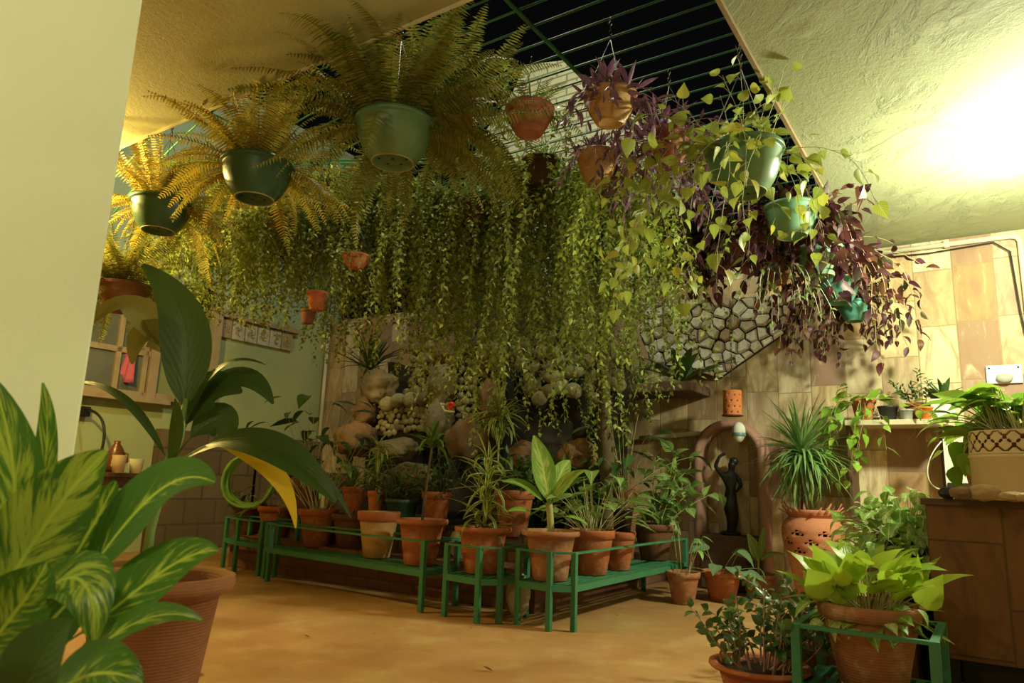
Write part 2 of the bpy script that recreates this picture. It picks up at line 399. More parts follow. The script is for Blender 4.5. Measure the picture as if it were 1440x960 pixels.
M['jade'] = mat_leaf('glossy_jade_leaf', [(.05, .12, .03), (.09, .16, .04), (.06, .11, .03), (.14, .16, .04)], rough=.22, trans=.15)
M['cordyline'] = mat_leaf('broad_dark_leaf', [(.035, .075, .014), (.055, .10, .02)], 'burn', (.52, .28, .08), rough=.4, trans=.25)
M['pale_leaf'] = mat_leaf('pale_tan_leaf', [(.26, .22, .075), (.20, .19, .05)], 'burn', (.50, .27, .09), rough=.5, trans=.3)  # tan leaf, made paler to carry lamplight in its colour
M['yellowing'] = mat_leaf('yellowed_leaf', [(.75, .52, .03)], rough=.45, trans=.3)
M['dieff'] = mat_leaf('blotched_leaf', [(.05, .14, .015), (.075, .20, .02), (.06, .16, .02)], 'blotch', (.38, .50, .06), rough=.32, trans=.3)
M['dieff_pale'] = mat_leaf('speckled_leaf', [(.18, .34, .05), (.26, .44, .07)], 'blotch', (.52, .62, .18), rough=.36, trans=.35)
M['spider'] = mat_leaf('striped_strap_leaf', [(.14, .24, .04), (.20, .30, .05)], 'margin', (.58, .58, .20), rough=.4, trans=.3)
M['spider_green'] = mat_leaf('green_strap_leaf', [(.09, .18, .035), (.15, .27, .05), (.22, .33, .07)], rough=.4, trans=.3)
M['yucca'] = mat_leaf('spiky_strap_leaf', [(.10, .22, .06), (.17, .31, .09), (.13, .24, .06)], 'center', (.30, .42, .18), rough=.38, trans=.25)
M['dry'] = mat_leaf('dry_leaf', [(.14, .06, .025), (.24, .12, .05)], rough=.8, trans=.1)

# ------------------------------------------------------------------ the setting
def mat_floor():
    t = NT('floor_concrete'); v = t.coords('Object')
    c = t.mix(t.ramp(t.noise(v, 1.1, 6, .6), [(.35, 0), (.66, 1)]), (.36, .17, .065), (.45, .255, .10))
    c = t.mix(t.math('MULTIPLY', t.ramp(t.noise(v, 2.7, 7, .65), [(.5, 0), (.7, 1)]), .55), c, (.54, .37, .17))
    c = t.mix(t.math('MULTIPLY', t.ramp(t.noise(v, .8, 5, .6), [(.55, 0), (.72, 1)]), .5), c, (.30, .25, .11))
    c = t.mix(t.math('MULTIPLY', t.ramp(t.noise(v, 14, 8, .75), [(.6, 0), (.75, 1)]), .5), c, (.24, .11, .045))
    return t.done(t.bsdf(c, t.ramp(t.noise(v, 3, 5), [(.3, .45), (.7, .75)]), t.bump(t.noise(v, 26, 8, .7), .25, .006), 0, .35))
def mat_plaster(name, col, col2, bump=.5, peel=.0, lump=0):
    t = NT(name); v = t.coords('Object')
    c = t.mix(t.noise(v, 1.3, 5), col, col2)
    h = t.math('ADD', t.math('MULTIPLY', t.noise(v, 34, 6, .6), .35), t.math('MULTIPLY', t.noise(v, 130, 3), .18))
    if peel:
        p = t.ramp(t.noise(t.coords('Object', (1, .45, 1)), 2.6, 10, .72, .7), [(.50, 0), (.565, 1)])
        e = t.ramp(t.noise(v, 1.0, 3), [(.42, 0), (.6, 1)])
        h = t.math('ADD', h, t.math('MULTIPLY', t.math('MULTIPLY', p, e), peel))
    if lump: h = t.math('ADD', h, t.math('MULTIPLY', t.noise(v, 3.5, 3), lump))
    return t.done(t.bsdf(c, .75, t.bump(h, bump, .02), 0, .3))
def mat_tiles(name, u_scale=1.0, stops=None, gap=(.33, .24, .12), dark=(.30, .17, .10), pale=(.74, .62, .40)):
    """stone slabs in upright columns; the coordinates are the wall's own UVs in metres (along, up)."""
    t = NT(name); uv = t.n('ShaderNodeUVMap'); sep = t.n('ShaderNodeSeparateXYZ'); t.l(uv.outputs[0], sep.inputs[0])
    col = t.math('FLOOR', t.math('DIVIDE', sep.outputs[0], .31))
    wn = t.n('ShaderNodeTexWhiteNoise', noise_dimensions='1D'); t.l(col, wn.inputs['W'])
    zz = t.math('ADD', sep.outputs[1], t.math('MULTIPLY', wn.outputs['Value'], .52))
    row = t.math('FLOOR', t.math('DIVIDE', zz, .52))
    cv = t.n('ShaderNodeCombineXYZ'); t.l(col, cv.inputs[0]); t.l(row, cv.inputs[1])
    wr = t.n('ShaderNodeTexWhiteNoise', noise_dimensions='3D'); t.l(cv.outputs[0], wr.inputs['Vector'])
    fx = t.math('FRACT', t.math('DIVIDE', sep.outputs[0], .31)); fz = t.math('FRACT', t.math('DIVIDE', zz, .52))
    ex = t.math('MINIMUM', fx, t.math('SUBTRACT', 1, fx)); ez = t.math('MULTIPLY', t.math('MINIMUM', fz, t.math('SUBTRACT', 1, fz)), 1.68)
    edge = t.ramp(t.math('MINIMUM', ex, ez), [(.008, 0), (.022, 1)])
    base = t.ramp(wr.outputs['Value'], stops or [(0, (.42, .27, .12)), (.18, (.62, .50, .29)), (.36, (.30, .175, .115)), (.5, (.52, .36, .16)), (.66, (.70, .58, .37)), (.82, (.27, .155, .105)), (1, (.54, .34, .12))])
    off = t.n('ShaderNodeVectorMath', operation='ADD'); t.l(uv.outputs[0], off.inputs[0]); t.l(wr.outputs['Color'], off.inputs[1])
    sc = t.n('ShaderNodeVectorMath', operation='MULTIPLY'); t.l(off.outputs[0], sc.inputs[0]); sc.inputs[1].default_value = (7, 2.2, 3)
    n = t.noise(sc.outputs[0], 1.0, 7, .62, 1.2)
    c = t.mix(t.math('MULTIPLY', t.ramp(n, [(.46, 0), (.62, 1)]), .65), base, dark)
    c = t.mix(t.math('MULTIPLY', t.ramp(n, [(.30, 1), (.42, 0)]), .5), c, pale)
    c = t.mix(edge, gap, c)
    h = t.math('ADD', t.math('MULTIPLY', edge, .6), t.math('MULTIPLY', n, .5))
    return t.done(t.bsdf(c, .7, t.bump(h, .5, .008), 0, .35))
def mat_brickwall(name, c1, c2, mortar, bw, bh, bump=.5, msize=.012):
    t = NT(name); uv = t.n('ShaderNodeUVMap'); b = t.n('ShaderNodeTexBrick')
    b.inputs['Color1'].default_value = (*c1, 1); b.inputs['Color2'].default_value = (*c2, 1); b.inputs['Mortar'].default_value = (*mortar, 1)
    b.inputs['Scale'].default_value = 1; b.inputs['Brick Width'].default_value = bw; b.inputs['Row Height'].default_value = bh; b.inputs['Mortar Size'].default_value = msize
    t.l(uv.outputs[0], b.inputs['Vector']); v = t.coords('Object'); n = t.noise(v, 9, 7, .65)
    c = t.mix(t.math('MULTIPLY', n, .45), b.outputs['Color'], [x*.5 for x in c1])
    h = t.math('ADD', t.math('MULTIPLY', b.outputs['Fac'], -.8), t.math('MULTIPLY', n, .6))
    return t.done(t.bsdf(c, .85, t.bump(h, bump, .012), 0, .25))

AX = [UX, VX, UP]
def wall_quad(mb, u0, v0, u1, v1, z0, z1, nx=1, nz=1):
    """upright panel with UVs in metres"""
    a = np.array([u0, v0]); b = np.array([u1, v1]); L = np.linalg.norm(b-a); V = []; U = []
    for i in range(nx+1):
        for j in range(nz+1):
            p = a+(b-a)*i/nx; z = z0+(z1-z0)*j/nz; V.append(W(p[0], p[1], z)); U.append((L*i/nx, z))
    Q = [(i*(nz+1)+j, (i+1)*(nz+1)+j, (i+1)*(nz+1)+j+1, i*(nz+1)+j+1) for i in range(nx) for j in range(nz)]
    mb.add(V, Q, None, U)
def slab(mb, u0, u1, v0, v1, z0, z1):
    mb.box(W((u0+u1)/2, (v0+v1)/2, (z0+z1)/2), (u1-u0, v1-v0, z1-z0), AX)
def slab_uv(mb, u0, u1, v0, v1, z0, z1):
    """box with wall UVs in metres on its four sides"""
    for a in ((u0, v1, u0, v0), (u1, v0, u1, v1), (u0, v0, u1, v0), (u1, v1, u0, v1)): wall_quad(mb, a[0], a[1], a[2], a[3], z0, z1)
    for z in (z0, z1): mb.add([W(u0, v0, z), W(u1, v0, z), W(u1, v1, z), W(u0, v1, z)], [(0, 1, 2, 3)], None, [(u0, v0), (u1, v0), (u1, v1), (u0, v1)])

CZ = 3.25
m = MB(); slab(m, -6.2, 5.2, -4.2, 7.6, -.12, 0); struct(m.build('floor', mat_floor(), smooth=False))
m = MB(); slab_uv(m, 4.9, 5.15, -4.2, 7.6, 0, CZ); struct(m.build('wall_back', mat_tiles('sandstone_tiles'), smooth=False))
m = MB(); slab(m, 0, 4.9, -4.2, 0, CZ, CZ+.18)
struct(m.build('ceiling', mat_plaster('ceiling_plaster', (.36, .375, .215), (.32, .34, .19), .6, 1.5, .25), smooth=False))
m = MB(); slab(m, -6.2, 0, -4.2, 7.6, CZ, CZ+.18); struct(m.build('ceiling_near', mat_plaster('near_ceiling_plaster', (.39, .37, .195), (.35, .33, .17), .45, 0, .2), smooth=False))  # warm lamp's tint put into this slab's slightly yellower colour
m = MB(); slab(m, -6.2, 5.15, -4.35, -4.2, 0, CZ); struct(m.build('wall_right', mat_plaster('cream_plaster', (.55, .55, .38), (.5, .5, .34)), smooth=False))
m = MB(); slab(m, -6.35, -6.2, -4.2, 7.6, 0, CZ); struct(m.build('wall_front', mat_plaster('cream_plaster_rear', (.55, .55, .38), (.5, .5, .34)), smooth=False))
m = MB(); slab(m, -6.2, -1.31, 1.43, 1.60, 0, CZ)
struct(m.build('wall_near', mat_plaster('pale_green_plaster', (.80, .80, .57), (.77, .78, .55), .12), smooth=False, bevel=.012))
m = MB(); slab(m, -6.2, 5.15, 7.4, 7.55, 0, 6.1)
t = NT('left_wall_paint'); g = t.coords('Object'); s_ = t.n('ShaderNodeSeparateXYZ'); t.l(g, s_.inputs[0])
c_ = t.mix(t.ramp(t.math('DIVIDE', s_.outputs[2], 6), [(.50, 0), (.56, 1)]), (.40, .46, .24), (.36, .50, .42)); c_ = t.mix(t.math('MULTIPLY', t.noise(g, 2.2, 6, .65), .4), c_, (.24, .28, .15))
struct(m.build('wall_left', t.done(t.bsdf(c_, .8, t.bump(t.noise(g, 30, 5), .2, .01), 0, .3)), smooth=False))
# masonry dado of the left wall
m = MB(); slab_uv(m, 2.38, 4.9, 7.28, 7.4, 0, 1.42)
struct(m.build('wall_left_dado', mat_brickwall('brown_block_masonry', (.15, .11, .065), (.21, .15, .09), (.10, .08, .05), .42, .30), smooth=False))
# whitewashed brick wall above the tiled one, with its sloping head
def gable():
    poly = [(4.75, 3.25), (4.75, 5.55), (4.15, 6.2), (3.97, 6.55), (3.36, 6.42), (2.93, 5.95), (2.2, 5.2), (1.75, 5.2), (1.75, 3.25)]
    m = MB(); n = len(poly)
    for u in (4.95, 5.13): m.add([W(u, v, z) for v, z in poly], None, [(0, i, i+1) if u < 5 else (0, i+1, i) for i in range(1, n-1)], [(v, z) for v, z in poly])
    for i in range(n):
        a, b = poly[i], poly[(i+1) % n]; m.add([W(4.95, *a), W(5.13, *a), W(5.13, *b), W(4.95, *b)], [(0, 1, 2, 3)])
    return m.build('wall_upper', mat_brickwall('whitewashed_brick', (.60, .61, .44), (.54, .55, .38), (.20, .20, .13), .30, .10), smooth=False)
struct(gable())
# edge trims of the roof opening
m = MB(); slab(m, 0, 4.9, -.022, .0, CZ-.028, CZ+.2); struct(m.build('trim_1', mat_simple('wood_trim', (.26, .17, .085), .7), smooth=False))
m = MB(); slab(m, -.012, .0, 0, 7.4, CZ-.016, CZ+.2); struct(m.build('trim_2', mat_simple('pale_trim', (.62, .55, .33), .6), smooth=False))

# raised planter bed in the corner
m = MB(); slab_uv(m, 2.28, 4.9, 1.95, 5.6, 0, .30)
struct(m.build('floor_planter_step', mat_brickwall('red_brick_plinth', (.22, .09, .06), (.28, .13, .085), (.16, .09, .06), .26, .085), smooth=False, bevel=.01))
m = MB(); slab_uv(m, 2.64, 4.9, 2.1, 5.6, .29, .55)
struct(m.build('floor_planter_tier', mat_brickwall('rough_stone_tier', (.20, .13, .075), (.27, .19, .11), (.10, .07, .045), .30, .13, .9), smooth=False, bevel=.01))
m = MB(); slab(m, 2.72, 4.88, 2.18, 5.45, .55, .565); tag(m.build('bed_soil', M['soil'], smooth=False), 'dark soil filling the raised corner planting bed', 'soil', kind='stuff')

# ------------------------------------------------------------------ plant generators (all in the plant's own frame)
def grow(p, d, L, g, n, rng=None, wob=0):
    """a path that starts at p along d and is pulled down by g (radians-ish per unit of its length)"""
    P = [np.array(p, float)]; d = nrm(d); st = L/n; w = np.zeros(3)
    for i in range(n):
        if wob: w = w*.7 + rng.normal(0, wob, 3)
        d = nrm(d + np.array([0, 0, -g*st/max(L, .01)]) + w*st*4)
        P.append(P[-1] + d*st)
    return np.array(P)
def fern(rng, z, n, L, el=(.35, 1.35), g=(1.2, 2.6), R=.06, pl=.10, az=None, hangf=.08):
    mb = MB()
    for i in range(n):
        a = rng.uniform(0, 2*PI) if az is None else rng.choice(az) + rng.normal(0, .35)
        e = rng.uniform(*el); l = L*rng.uniform(.6, 1.05)
        gg = rng.uniform(*g)
        if abs((a + 1.4 + PI) % (2*PI) - PI) < 1.05 and rng.uniform() > hangf: e = max(e, .85); gg = min(gg, 1.1)
        k = int(l/.75*34)+6
        P = grow((R*math.cos(a)*rng.uniform(.2, 1), R*math.sin(a)*rng.uniform(.2, 1), z), sph(a, e), l, gg, k, rng, .12)
        T = nrm(np.gradient(P, axis=0)); S = nrm(np.cross(T, UP + rng.normal(0, .25, 3))); N = np.cross(S, T)
        mb.tube(P, np.linspace(.0028, .0008, len(P)), 3, False)
        t = np.linspace(0, 1, len(P)); ln = pl*(np.sin(PI*np.clip(.10+.9*t, 0, 1))**.55)*(1-.35*t)*l/L
        m = t > .06
        for sd in (-1, 1):
            D = S*sd + T*.28 - UP*.12 + rng.normal(0, .08, T.shape)
            cloud(mb, P[m], D[m], N[m], ln[m]*rng.uniform(.85, 1.1, m.sum()), .27*pl*(.55+.45*ln[m]/pl)*.62, T_PIN)
    return mb
def stems(rng, starts, dirs, lens, g, space, lL, lW, Ts, ang=1.0, srad=.002, pet=0, wob=.15, n=None, upn=.6, first=.0, tip=True):
    """stems with alternate leaves; returns (leaf mesh, stem mesh)"""
    ml, ms = MB(), MB(); PP, DD, NN, LL, WW = [], [], [], [], []
    for p, d, l in zip(starts, dirs, lens):
        k = n or max(5, int(l/.05)); P = grow(p, d, l, g if np.isscalar(g) else rng.uniform(*g), k, rng, wob)
        ms.tube(P, np.linspace(srad, srad*.5, len(P)), 3 if srad < .004 else 6, False)
        T = nrm(np.gradient(P, axis=0)); q = int(l/space); ph = rng.uniform(0, 6)
        for j in range(q):
            t = first + (1-first)*(j+.6)/max(q, 1)
            f = min(t, .999)*k; i = int(f); b = P[i] + (P[i+1]-P[i])*(f-i); tt = T[i]
            ph += 2.4; s = nrm(np.cross(tt, UP) + 1e-3); s2 = np.cross(tt, s); sd = s*math.cos(ph) + s2*math.sin(ph)
            D = nrm(tt*math.cos(ang) + sd*math.sin(ang) + rng.normal(0, .18, 3))
            sc = rng.uniform(.65, 1.15)
            if pet:
                b2 = b + D*pet*rng.uniform(.6, 1.2); ms.tube([b, (b+b2)/2+UP*pet*.08, b2], srad*.6, 3, False); b = b2; D = nrm(D + np.array([0, 0, -.35]) + rng.normal(0, .3, 3))
            PP.append(b); DD.append(D); NN.append(nrm(UP*upn + sd*.4 + rng.normal(0, .3, 3))); LL.append(lL*sc); WW.append(lW*sc)
    if PP: clouds(ml, rng, PP, np.array(DD), np.array(NN), np.array(LL), np.array(WW), Ts)
    return ml, ms
def rosette(mb, rng, c, n, L, Wd, el=(.1, 1.3), Ts=T_STR, r=.01):
    az = np.arange(n)*2.39996 + rng.uniform(0, 6); e = rng.uniform(el[0], el[1], n)
    clouds(mb, rng, np.array(c) + sph(az, e*0)*r, sph(az, e), UP + rng.normal(0, .15, (n, 3)), L*rng.uniform(.65, 1.1, n), Wd*rng.uniform(.8, 1.15, n), Ts)
def ring_starts(rng, n, R, z, el=(.1, .6), r0=.85, az=None):
    if az is None: a = rng.uniform(0, 2*PI, n)
    elif az == 'back': a = -1.95 + rng.uniform(1.1, 5.18, n)      # everywhere but towards the room
    else: a = float(az) + rng.normal(0, .5, n)
    r = R*np.sqrt(rng.uniform(r0**2, 1, n)); return np.stack([r*np.cos(a), r*np.sin(a), np.full(n, z)], 1), sph(a, rng.uniform(el[0], el[1], n))
def petioled(rng, n, z, R, L, lL, lW, Ts, el=(.25, 1.4), srad=.0028, g=1.0, droop=.5, az=(0, 2*PI)):
    """leaves each on its own stalk springing from the soil"""
    ml, ms = MB(), MB(); a = rng.uniform(az[0], az[1], n); e = rng.uniform(el[0], el[1], n); P, D = [], []
    for i in range(n):
        l = L*rng.uniform(.5, 1.1); Q = grow((R*.6*math.cos(a[i])*rng.uniform(0, 1), R*.6*math.sin(a[i])*rng.uniform(0, 1), z), sph(a[i], e[i]), l, g, 6)
        ms.tube(Q, np.linspace(srad, srad*.6, 7), 4, False); P.append(Q[-1]); D.append(nrm(sph(a[i], .15) - UP*droop*rng.uniform(.2, 1.2) + rng.normal(0, .15, 3)))
    s = rng.uniform(.6, 1.15, n); clouds(ml, rng, P, np.array(D), UP + sph(a, 0)*.5 + rng.normal(0, .2, (n, 3)), lL*s, lW*s, Ts)
    return ml, ms

# ------------------------------------------------------------------ pots
def bowl_profile(R, h):
    return [(0, .10*h), (.45*R, .10*h), (.48*R, 0), (.54*R, -.01*h), (.575*R, .035*h), (.67*R, .12*h), (.77*R, .25*h), (.86*R, .42*h), (.93*R, .62*h), (.975*R, .84*h), (.985*R, .90*h), (1.05*R, .90*h), (1.06*R, .935*h), (1.05*R, 1.0*h), (.99*R, 1.0*h), (.95*R, .94*h), (.90*R, .82*h)]
def clay_hang_profile(R, h):
    return [(0, .02*h), (.42*R, .02*h), (.50*R, 0), (.56*R, .05*h), (.80*R, .38*h), (.94*R, .66*h), (.98*R, .82*h), (1.03*R, .84*h), (1.05*R, .97*h), (1.0*R, 1.0*h), (.93*R, .98*h), (.88*R, .85*h)]
def flower_profile(R, h, band=.20):
    b = 1-band
    return [(0, .0), (.58*R, 0), (.62*R, .015*h), (.88*R, b*h), (.885*R, b*h+.01*h), (.97*R, b*h+.02*h), (1.0*R, .96*h), (.985*R, 1.0*h), (.90*R, 1.0*h), (.87*R, .95*h), (.84*R, .84*h)]
def flared_profile(R, h):
    return [(0, 0), (.56*R, 0), (.60*R, .02*h), (.66*R, .25*h), (.76*R, .62*h), (.83*R, .86*h), (.98*R, .89*h), (1.02*R, .93*h), (1.01*R, .99*h), (.95*R, 1.0*h), (.84*R, .97*h), (.80*R, .84*h)]
def nursery_profile(R, h):
    return [(0, 0), (.70*R, 0), (.72*R, .02*h), (.93*R, .86*h), (1.0*R, .87*h), (1.01*R, 1.0*h), (.95*R, 1.0*h), (.92*R, .86*h)]
PROFILES = dict(bowl=bowl_profile, clay=clay_hang_profile, flower=flower_profile, flared=flared_profile, nursery=nursery_profile)
def pot_parts(root, style, R, h, mat, rng, soil=True):
    prof = PROFILES[style](R, h)
    m = MB(); m.lathe(prof, 40); p = m.build('pot', mat, root)
    if soil:
        sr = prof[-1][0]*1.01; sz = prof[-1][1]; m = MB()
        m.lathe([(sr, sz), (sr*.8, sz+.008), (sr*.4, sz+.016), (0, sz+.018)], 24); m.build('soil', M['soil'], p)
    root['pot_name'] = p.name
    return prof[-1][1]
def chain_links(mb, a, b, link=.034, r=.0030):
    a = np.array(a, float); b = np.array(b, float); L = np.linalg.norm(b-a); n = max(2, int(L/(link*.78))); d = (b-a)/L
    ref = np.array([1., 0, 0]); x = nrm(ref-d*(ref@d)); y = np.cross(d, x)
    for i in range(n):
        c = a + d*(i+.5)*L/n; s = x if i % 2 else y
        an = np.linspace(0, 2*PI, 9); P = [c + d*math.cos(q)*link*.5 + s*math.sin(q)*link*.27 for q in an]
        mb.tube(P, r, 4, False)
GZ = 3.80
def hang(root, R, h, z_world, rise=1.15, seed=0, links=True):
    """three wires from the rim to a hook and one chain up to the roof bars"""
    top = np.array([0, 0, h + R*2*rise]); a0 = seed*.7
    if z_world + top[2] > GZ-.1: top[2] = GZ-.1-z_world
    for k in range(3):
        a = a0+k*2*PI/3; b = np.array([R*1.0*math.cos(a), R*1.0*math.sin(a), h*.97]); m = MB()
        m.tube([b, b*.98+UP*.02, top], .0022, 4); m.build('hanger_wire', M['chain'], root)
    m = MB(); chain_links(m, top, (0, 0, GZ - z_world)); m.build('chain', M['chain'], root)
GI = [0]
def hanging(name, label, cat, px, py, wpx, Y, style, mat, hr, plant, group=None, holes=False, rise=1.15, seed=None, chain=True):
    c = at(px, py, Y); GI[0] += 1; rng = np.random.default_rng(seed or GI[0]*17)
    R = wpx*depth(c)/FPX/2; h = 2*R*hr*(.86 if style == 'bowl' else .95); base = c - UP*h
    root = thing(name, label, cat, tuple(base), group)
    z = pot_parts(root, style, R/1.05, h, mat, rng)
    if style == 'bowl':
        m = MB(); a_ = np.linspace(0, 2*PI, 41); m.tube(np.stack([.515*R*np.cos(a_), .515*R*np.sin(a_), 0*a_], 1), .022*R, 6, False); m.build('foot_ring', M['foot_ring'], bpy.data.objects[root['pot_name']])
    if holes:
        for k in range(7):
            a = k*PI/3; r = 0 if k == 6 else .34*R; m = MB(); m.lathe([(0, 0), (.035*R, 0), (.035*R, .012)], 10, (r*math.cos(a), r*math.sin(a), .095*h-.003)); m.build('drain_hole', M['black'], bpy.data.objects[root['pot_name']])
    if chain: hang(root, R, h, base[2], rise, GI[0])
    plant(root, rng, R, z)
    return root
def standing(name, label, cat, px, rim, bot, wpx, z0, style, mat, plant, group=None, Y=None, h=None, seed=None, soil=True):
    GI[0] += 1; rng = np.random.default_rng(seed or GI[0]*17)
    if Y is None:
        fr = on(px, bot, z0); k = depth(fr); R = wpx*(k+.12)/FPX/2; d = nrm(np.array([fr[0], fr[1], 0])); base = fr + d*.58*R
    else:
        c = at(px, rim, Y); R = wpx*depth(c)/FPX/2; base = np.array([c[0], c[1], z0])
    if h is None: h = at(px, rim, base[1])[2] - z0
    root = thing(name, label, cat, tuple(base), group)
    z = pot_parts(root, style, R, h, mat, rng, soil)
    if plant: plant(root, rng, R, z)
    return root
# plant recipes --------------------------------------------------
def P_fern(n, L, mat='fern', **kw):
    def f(root, rng, R, z): fern(rng, z, n, L, R=R*.6, **kw).build('fronds', M[mat], root)
    return f
def P_vine(n, lo, hi, mat='vine', lL=.036, lW=.022, bush=30, el=(.05, .8), space=.027, az=None):
    def f(root, rng, R, z):
        P, D = ring_starts(rng, n, R*.95, z+.02, el, .7, az); lens = rng.uniform(lo, hi, n)*rng.choice([1, 1, .88, .65], n)
        a, b = stems(rng, P, D, lens, (5, 9), space, lL, lW, [T_OVS], 1.05, .0011, wob=.22)
        if bush:
            P, D = ring_starts(rng, bush, R*.8, z, (.4, 1.4), .1); a2, b2 = stems(rng, P, D, rng.uniform(.1, .28, bush), 1.4, .022, lL, lW, [T_OVS], 1.0, .001, wob=.2)
            for X, Y_ in ((a, a2), (b, b2)):
                if Y_.n: X.add(np.concatenate(Y_.v), np.concatenate([q for q in Y_.q]) if Y_.q else None, np.concatenate(Y_.t) if Y_.t else None, np.concatenate(Y_.uv))
        a.build('trailing_foliage', M[mat], root); b.build('vine_stems', M['vine_stem'], root)
    return f
def P_spider(n, L, Wd, mat='spider_green', el=(.1, 1.4), runners=0):
    def f(root, rng, R, z):
        mb = MB(); 
        for k in range(3): rosette(mb, rng, (rng.normal(0, R*.25), rng.normal(0, R*.25), z+.01), n//3, L, Wd, el)
        mb.build('foliage', M[mat], root)
    return f
def P_trad(n, L, mat='purple', lL=.12, lW=.034, up=14, az=None, g=(2.5, 5), stem='purple_stem', Ts=T_LAN, space=.045):
    def f(root, rng, R, z):
        P, D = ring_starts(rng, n, R*.9, z, (.2, 1.1), .4, az); lens = rng.uniform(.35, 1, n)*L
        a, b = stems(rng, P, D, lens, g, space, lL, lW, Ts, .9, .003, wob=.2)
        a.build('foliage', M[mat], root); b.build('stems', M[stem], root)
        mb = MB()
        for k in range(up): rosette(mb, rng, (rng.normal(0, R*.4), rng.normal(0, R*.4), z+rng.uniform(.02, .10)), 7, lL*1.3, lW, (.3, 1.4), T_LAN[:2])
        if up: mb.build('shoots', M[mat], root)
    return f
def P_heart(n, L, nl, mat='heart', lL=.085, lW=.075, pet=.06, g=(2.2, 5), stem='vine_stem', az=None, space=.075, dome=20, el=(.1, .9), daz=(0, 2*PI)):
    def f(root, rng, R, z):
        P, D = ring_starts(rng, n, R*.9, z, el, .5, az); lens = rng.uniform(.4, 1, n)*L
        a, b = stems(rng, P, D, lens, g, space, lL, lW, T_HEART, .9, .0026, pet=pet, wob=.3)
        a.build('foliage', M[mat], root); b.build('stems', M[stem], root)
        if dome:
            a, b = petioled(rng, dome, z, R, .20, lL, lW, T_HEART, (.5, 1.45), az=daz); a.build('upper_foliage', M[mat], root); b.build('leaf_stalks', M[stem], root)
    return f
def P_petiole(n, L, lL, lW, mat, Ts=T_HEART, el=(.3, 1.45), g=1.0, droop=.5, stem='vine_stem'):
    def f(root, rng, R, z):
        a, b = petioled(rng, n, z, R, L, lL, lW, Ts, el, .003, g, droop); a.build('foliage', M[mat], root); b.build('stems', M[stem], root)
    return f
def P_bush(n, L, lL, lW, mat, Ts=T_OV, g=.4, space=.035, el=(.7, 1.5), stem='bark', srad=.004, ang=1.0):
    def f(root, rng, R, z):
        P, D = ring_starts(rng, n, R*.6, z, el, .05); a, b = stems(rng, P, D, rng.uniform(.5, 1, n)*L, g, space, lL, lW, Ts, ang, srad, wob=.25, first=.25)
        a.build('foliage', M[mat], root); b.build('stems', M[stem], root)
    return f
def P_cane(h, tiers, n, L, Wd, mat='spider', lean=0, srad=.012, stem='cane', el=(-.1, 1.3), low=.45):
    """upright cane carrying rosettes of strap leaves along its upper part"""
    def f(root, rng, R, z):
        P = bez([(0, 0, z), (lean*.3, 0, z+h*.5), (lean, 0, z+h)], 12); m = MB(); m.tube(P, np.linspace(srad, srad*.6, 12), 8); m.build('stem', M[stem], root); mb = MB()
        for k in range(tiers):
            t = low + (1-low)*k/max(1, tiers-1); rosette(mb, rng, P[int(t*11)], n, L*(1 if k < tiers-1 else .85), Wd, (el[0], el[1]) if k < tiers-1 else (.2, 1.5))
        mb.build('foliage', M[mat], root)
    return f
# recipes that need their own leaves
def P_heart_up(root, rng, R, z):
    P, D = ring_starts(rng, 9, R*.6, z, (1.2, 1.5), .1); a, b = stems(rng, P, D, rng.uniform(.35, .62, 9), .4, .075, .085, .075, T_HEART, .9, .0024, pet=.07, wob=.25)
    a.build('climbing_foliage', M['heart'], root); b.build('climbing_stems', M['vine_stem'], root)
def P_dieff(root, rng, R, z):
    m = MB(); m.tube(bez([(0, 0, z), (.0, 0, z+.12), (-.02, 0, z+.24)], 8), [.024]*8, 10); m.tube(bez([(.06, -.03, z), (.06, -.03, z+.05)], 3), [.02]*3, 10); m.build('stem', M['cane'], root); m = MB(); c = np.array([-.02, 0, z+.20]); fc = (.2, -.9, .35)
    big_leaf(m, [c, c+(-.02, 0, .25), c+(-.12, -.04, .50)], .17, (.25, -1, .1), petiole=.12)
    big_leaf(m, [c, c+(-.16, -.02, .20), c+(-.33, -.04, .17)], .12, (-.2, -.5, 1), petiole=.15)
    big_leaf(m, [c, c+(.10, 0, .22), c+(.26, -.05, .27)], .12, (.2, -.6, 1), petiole=.15)
    big_leaf(m, [c, c+(.08, .12, .28), c+(.16, .2, .34)], .13, (.1, -.8, .6), petiole=.15)
    big_leaf(m, [c, c+(-.02, .15, .26), c+(-.10, .26, .36)], .13, (0, -.8, .6), petiole=.15)
    big_leaf(m, [c-UP*.1, c+(-.15, -.06, .02), c+(-.29, -.09, -.03)], .075, (0, -.4, 1), petiole=.4)
    big_leaf(m, [c-UP*.1, c+(.14, -.05, .0), c+(.27, -.08, -.10)], .05, (0, -.4, 1), petiole=.4)
    m.build('foliage', M['dieff_pale'], root)
def P_climb(root, rng, R, z):
    P = [(rng.normal(0, .03), rng.normal(0, .03), z) for k in range(9)]; D = [nrm(np.array([.30+rng.normal(0, .25), -.15+rng.normal(0, .2), 1])) for k in range(9)]
    a, b = stems(rng, P, D, rng.uniform(.45, .78, 9), .35, .05, .15, .10, T_HEART, 1.0, .006, pet=.07, wob=.2, first=.05)
    a.build('foliage', M['cream_vein'], root); b.build('stems', M['cane'], root)
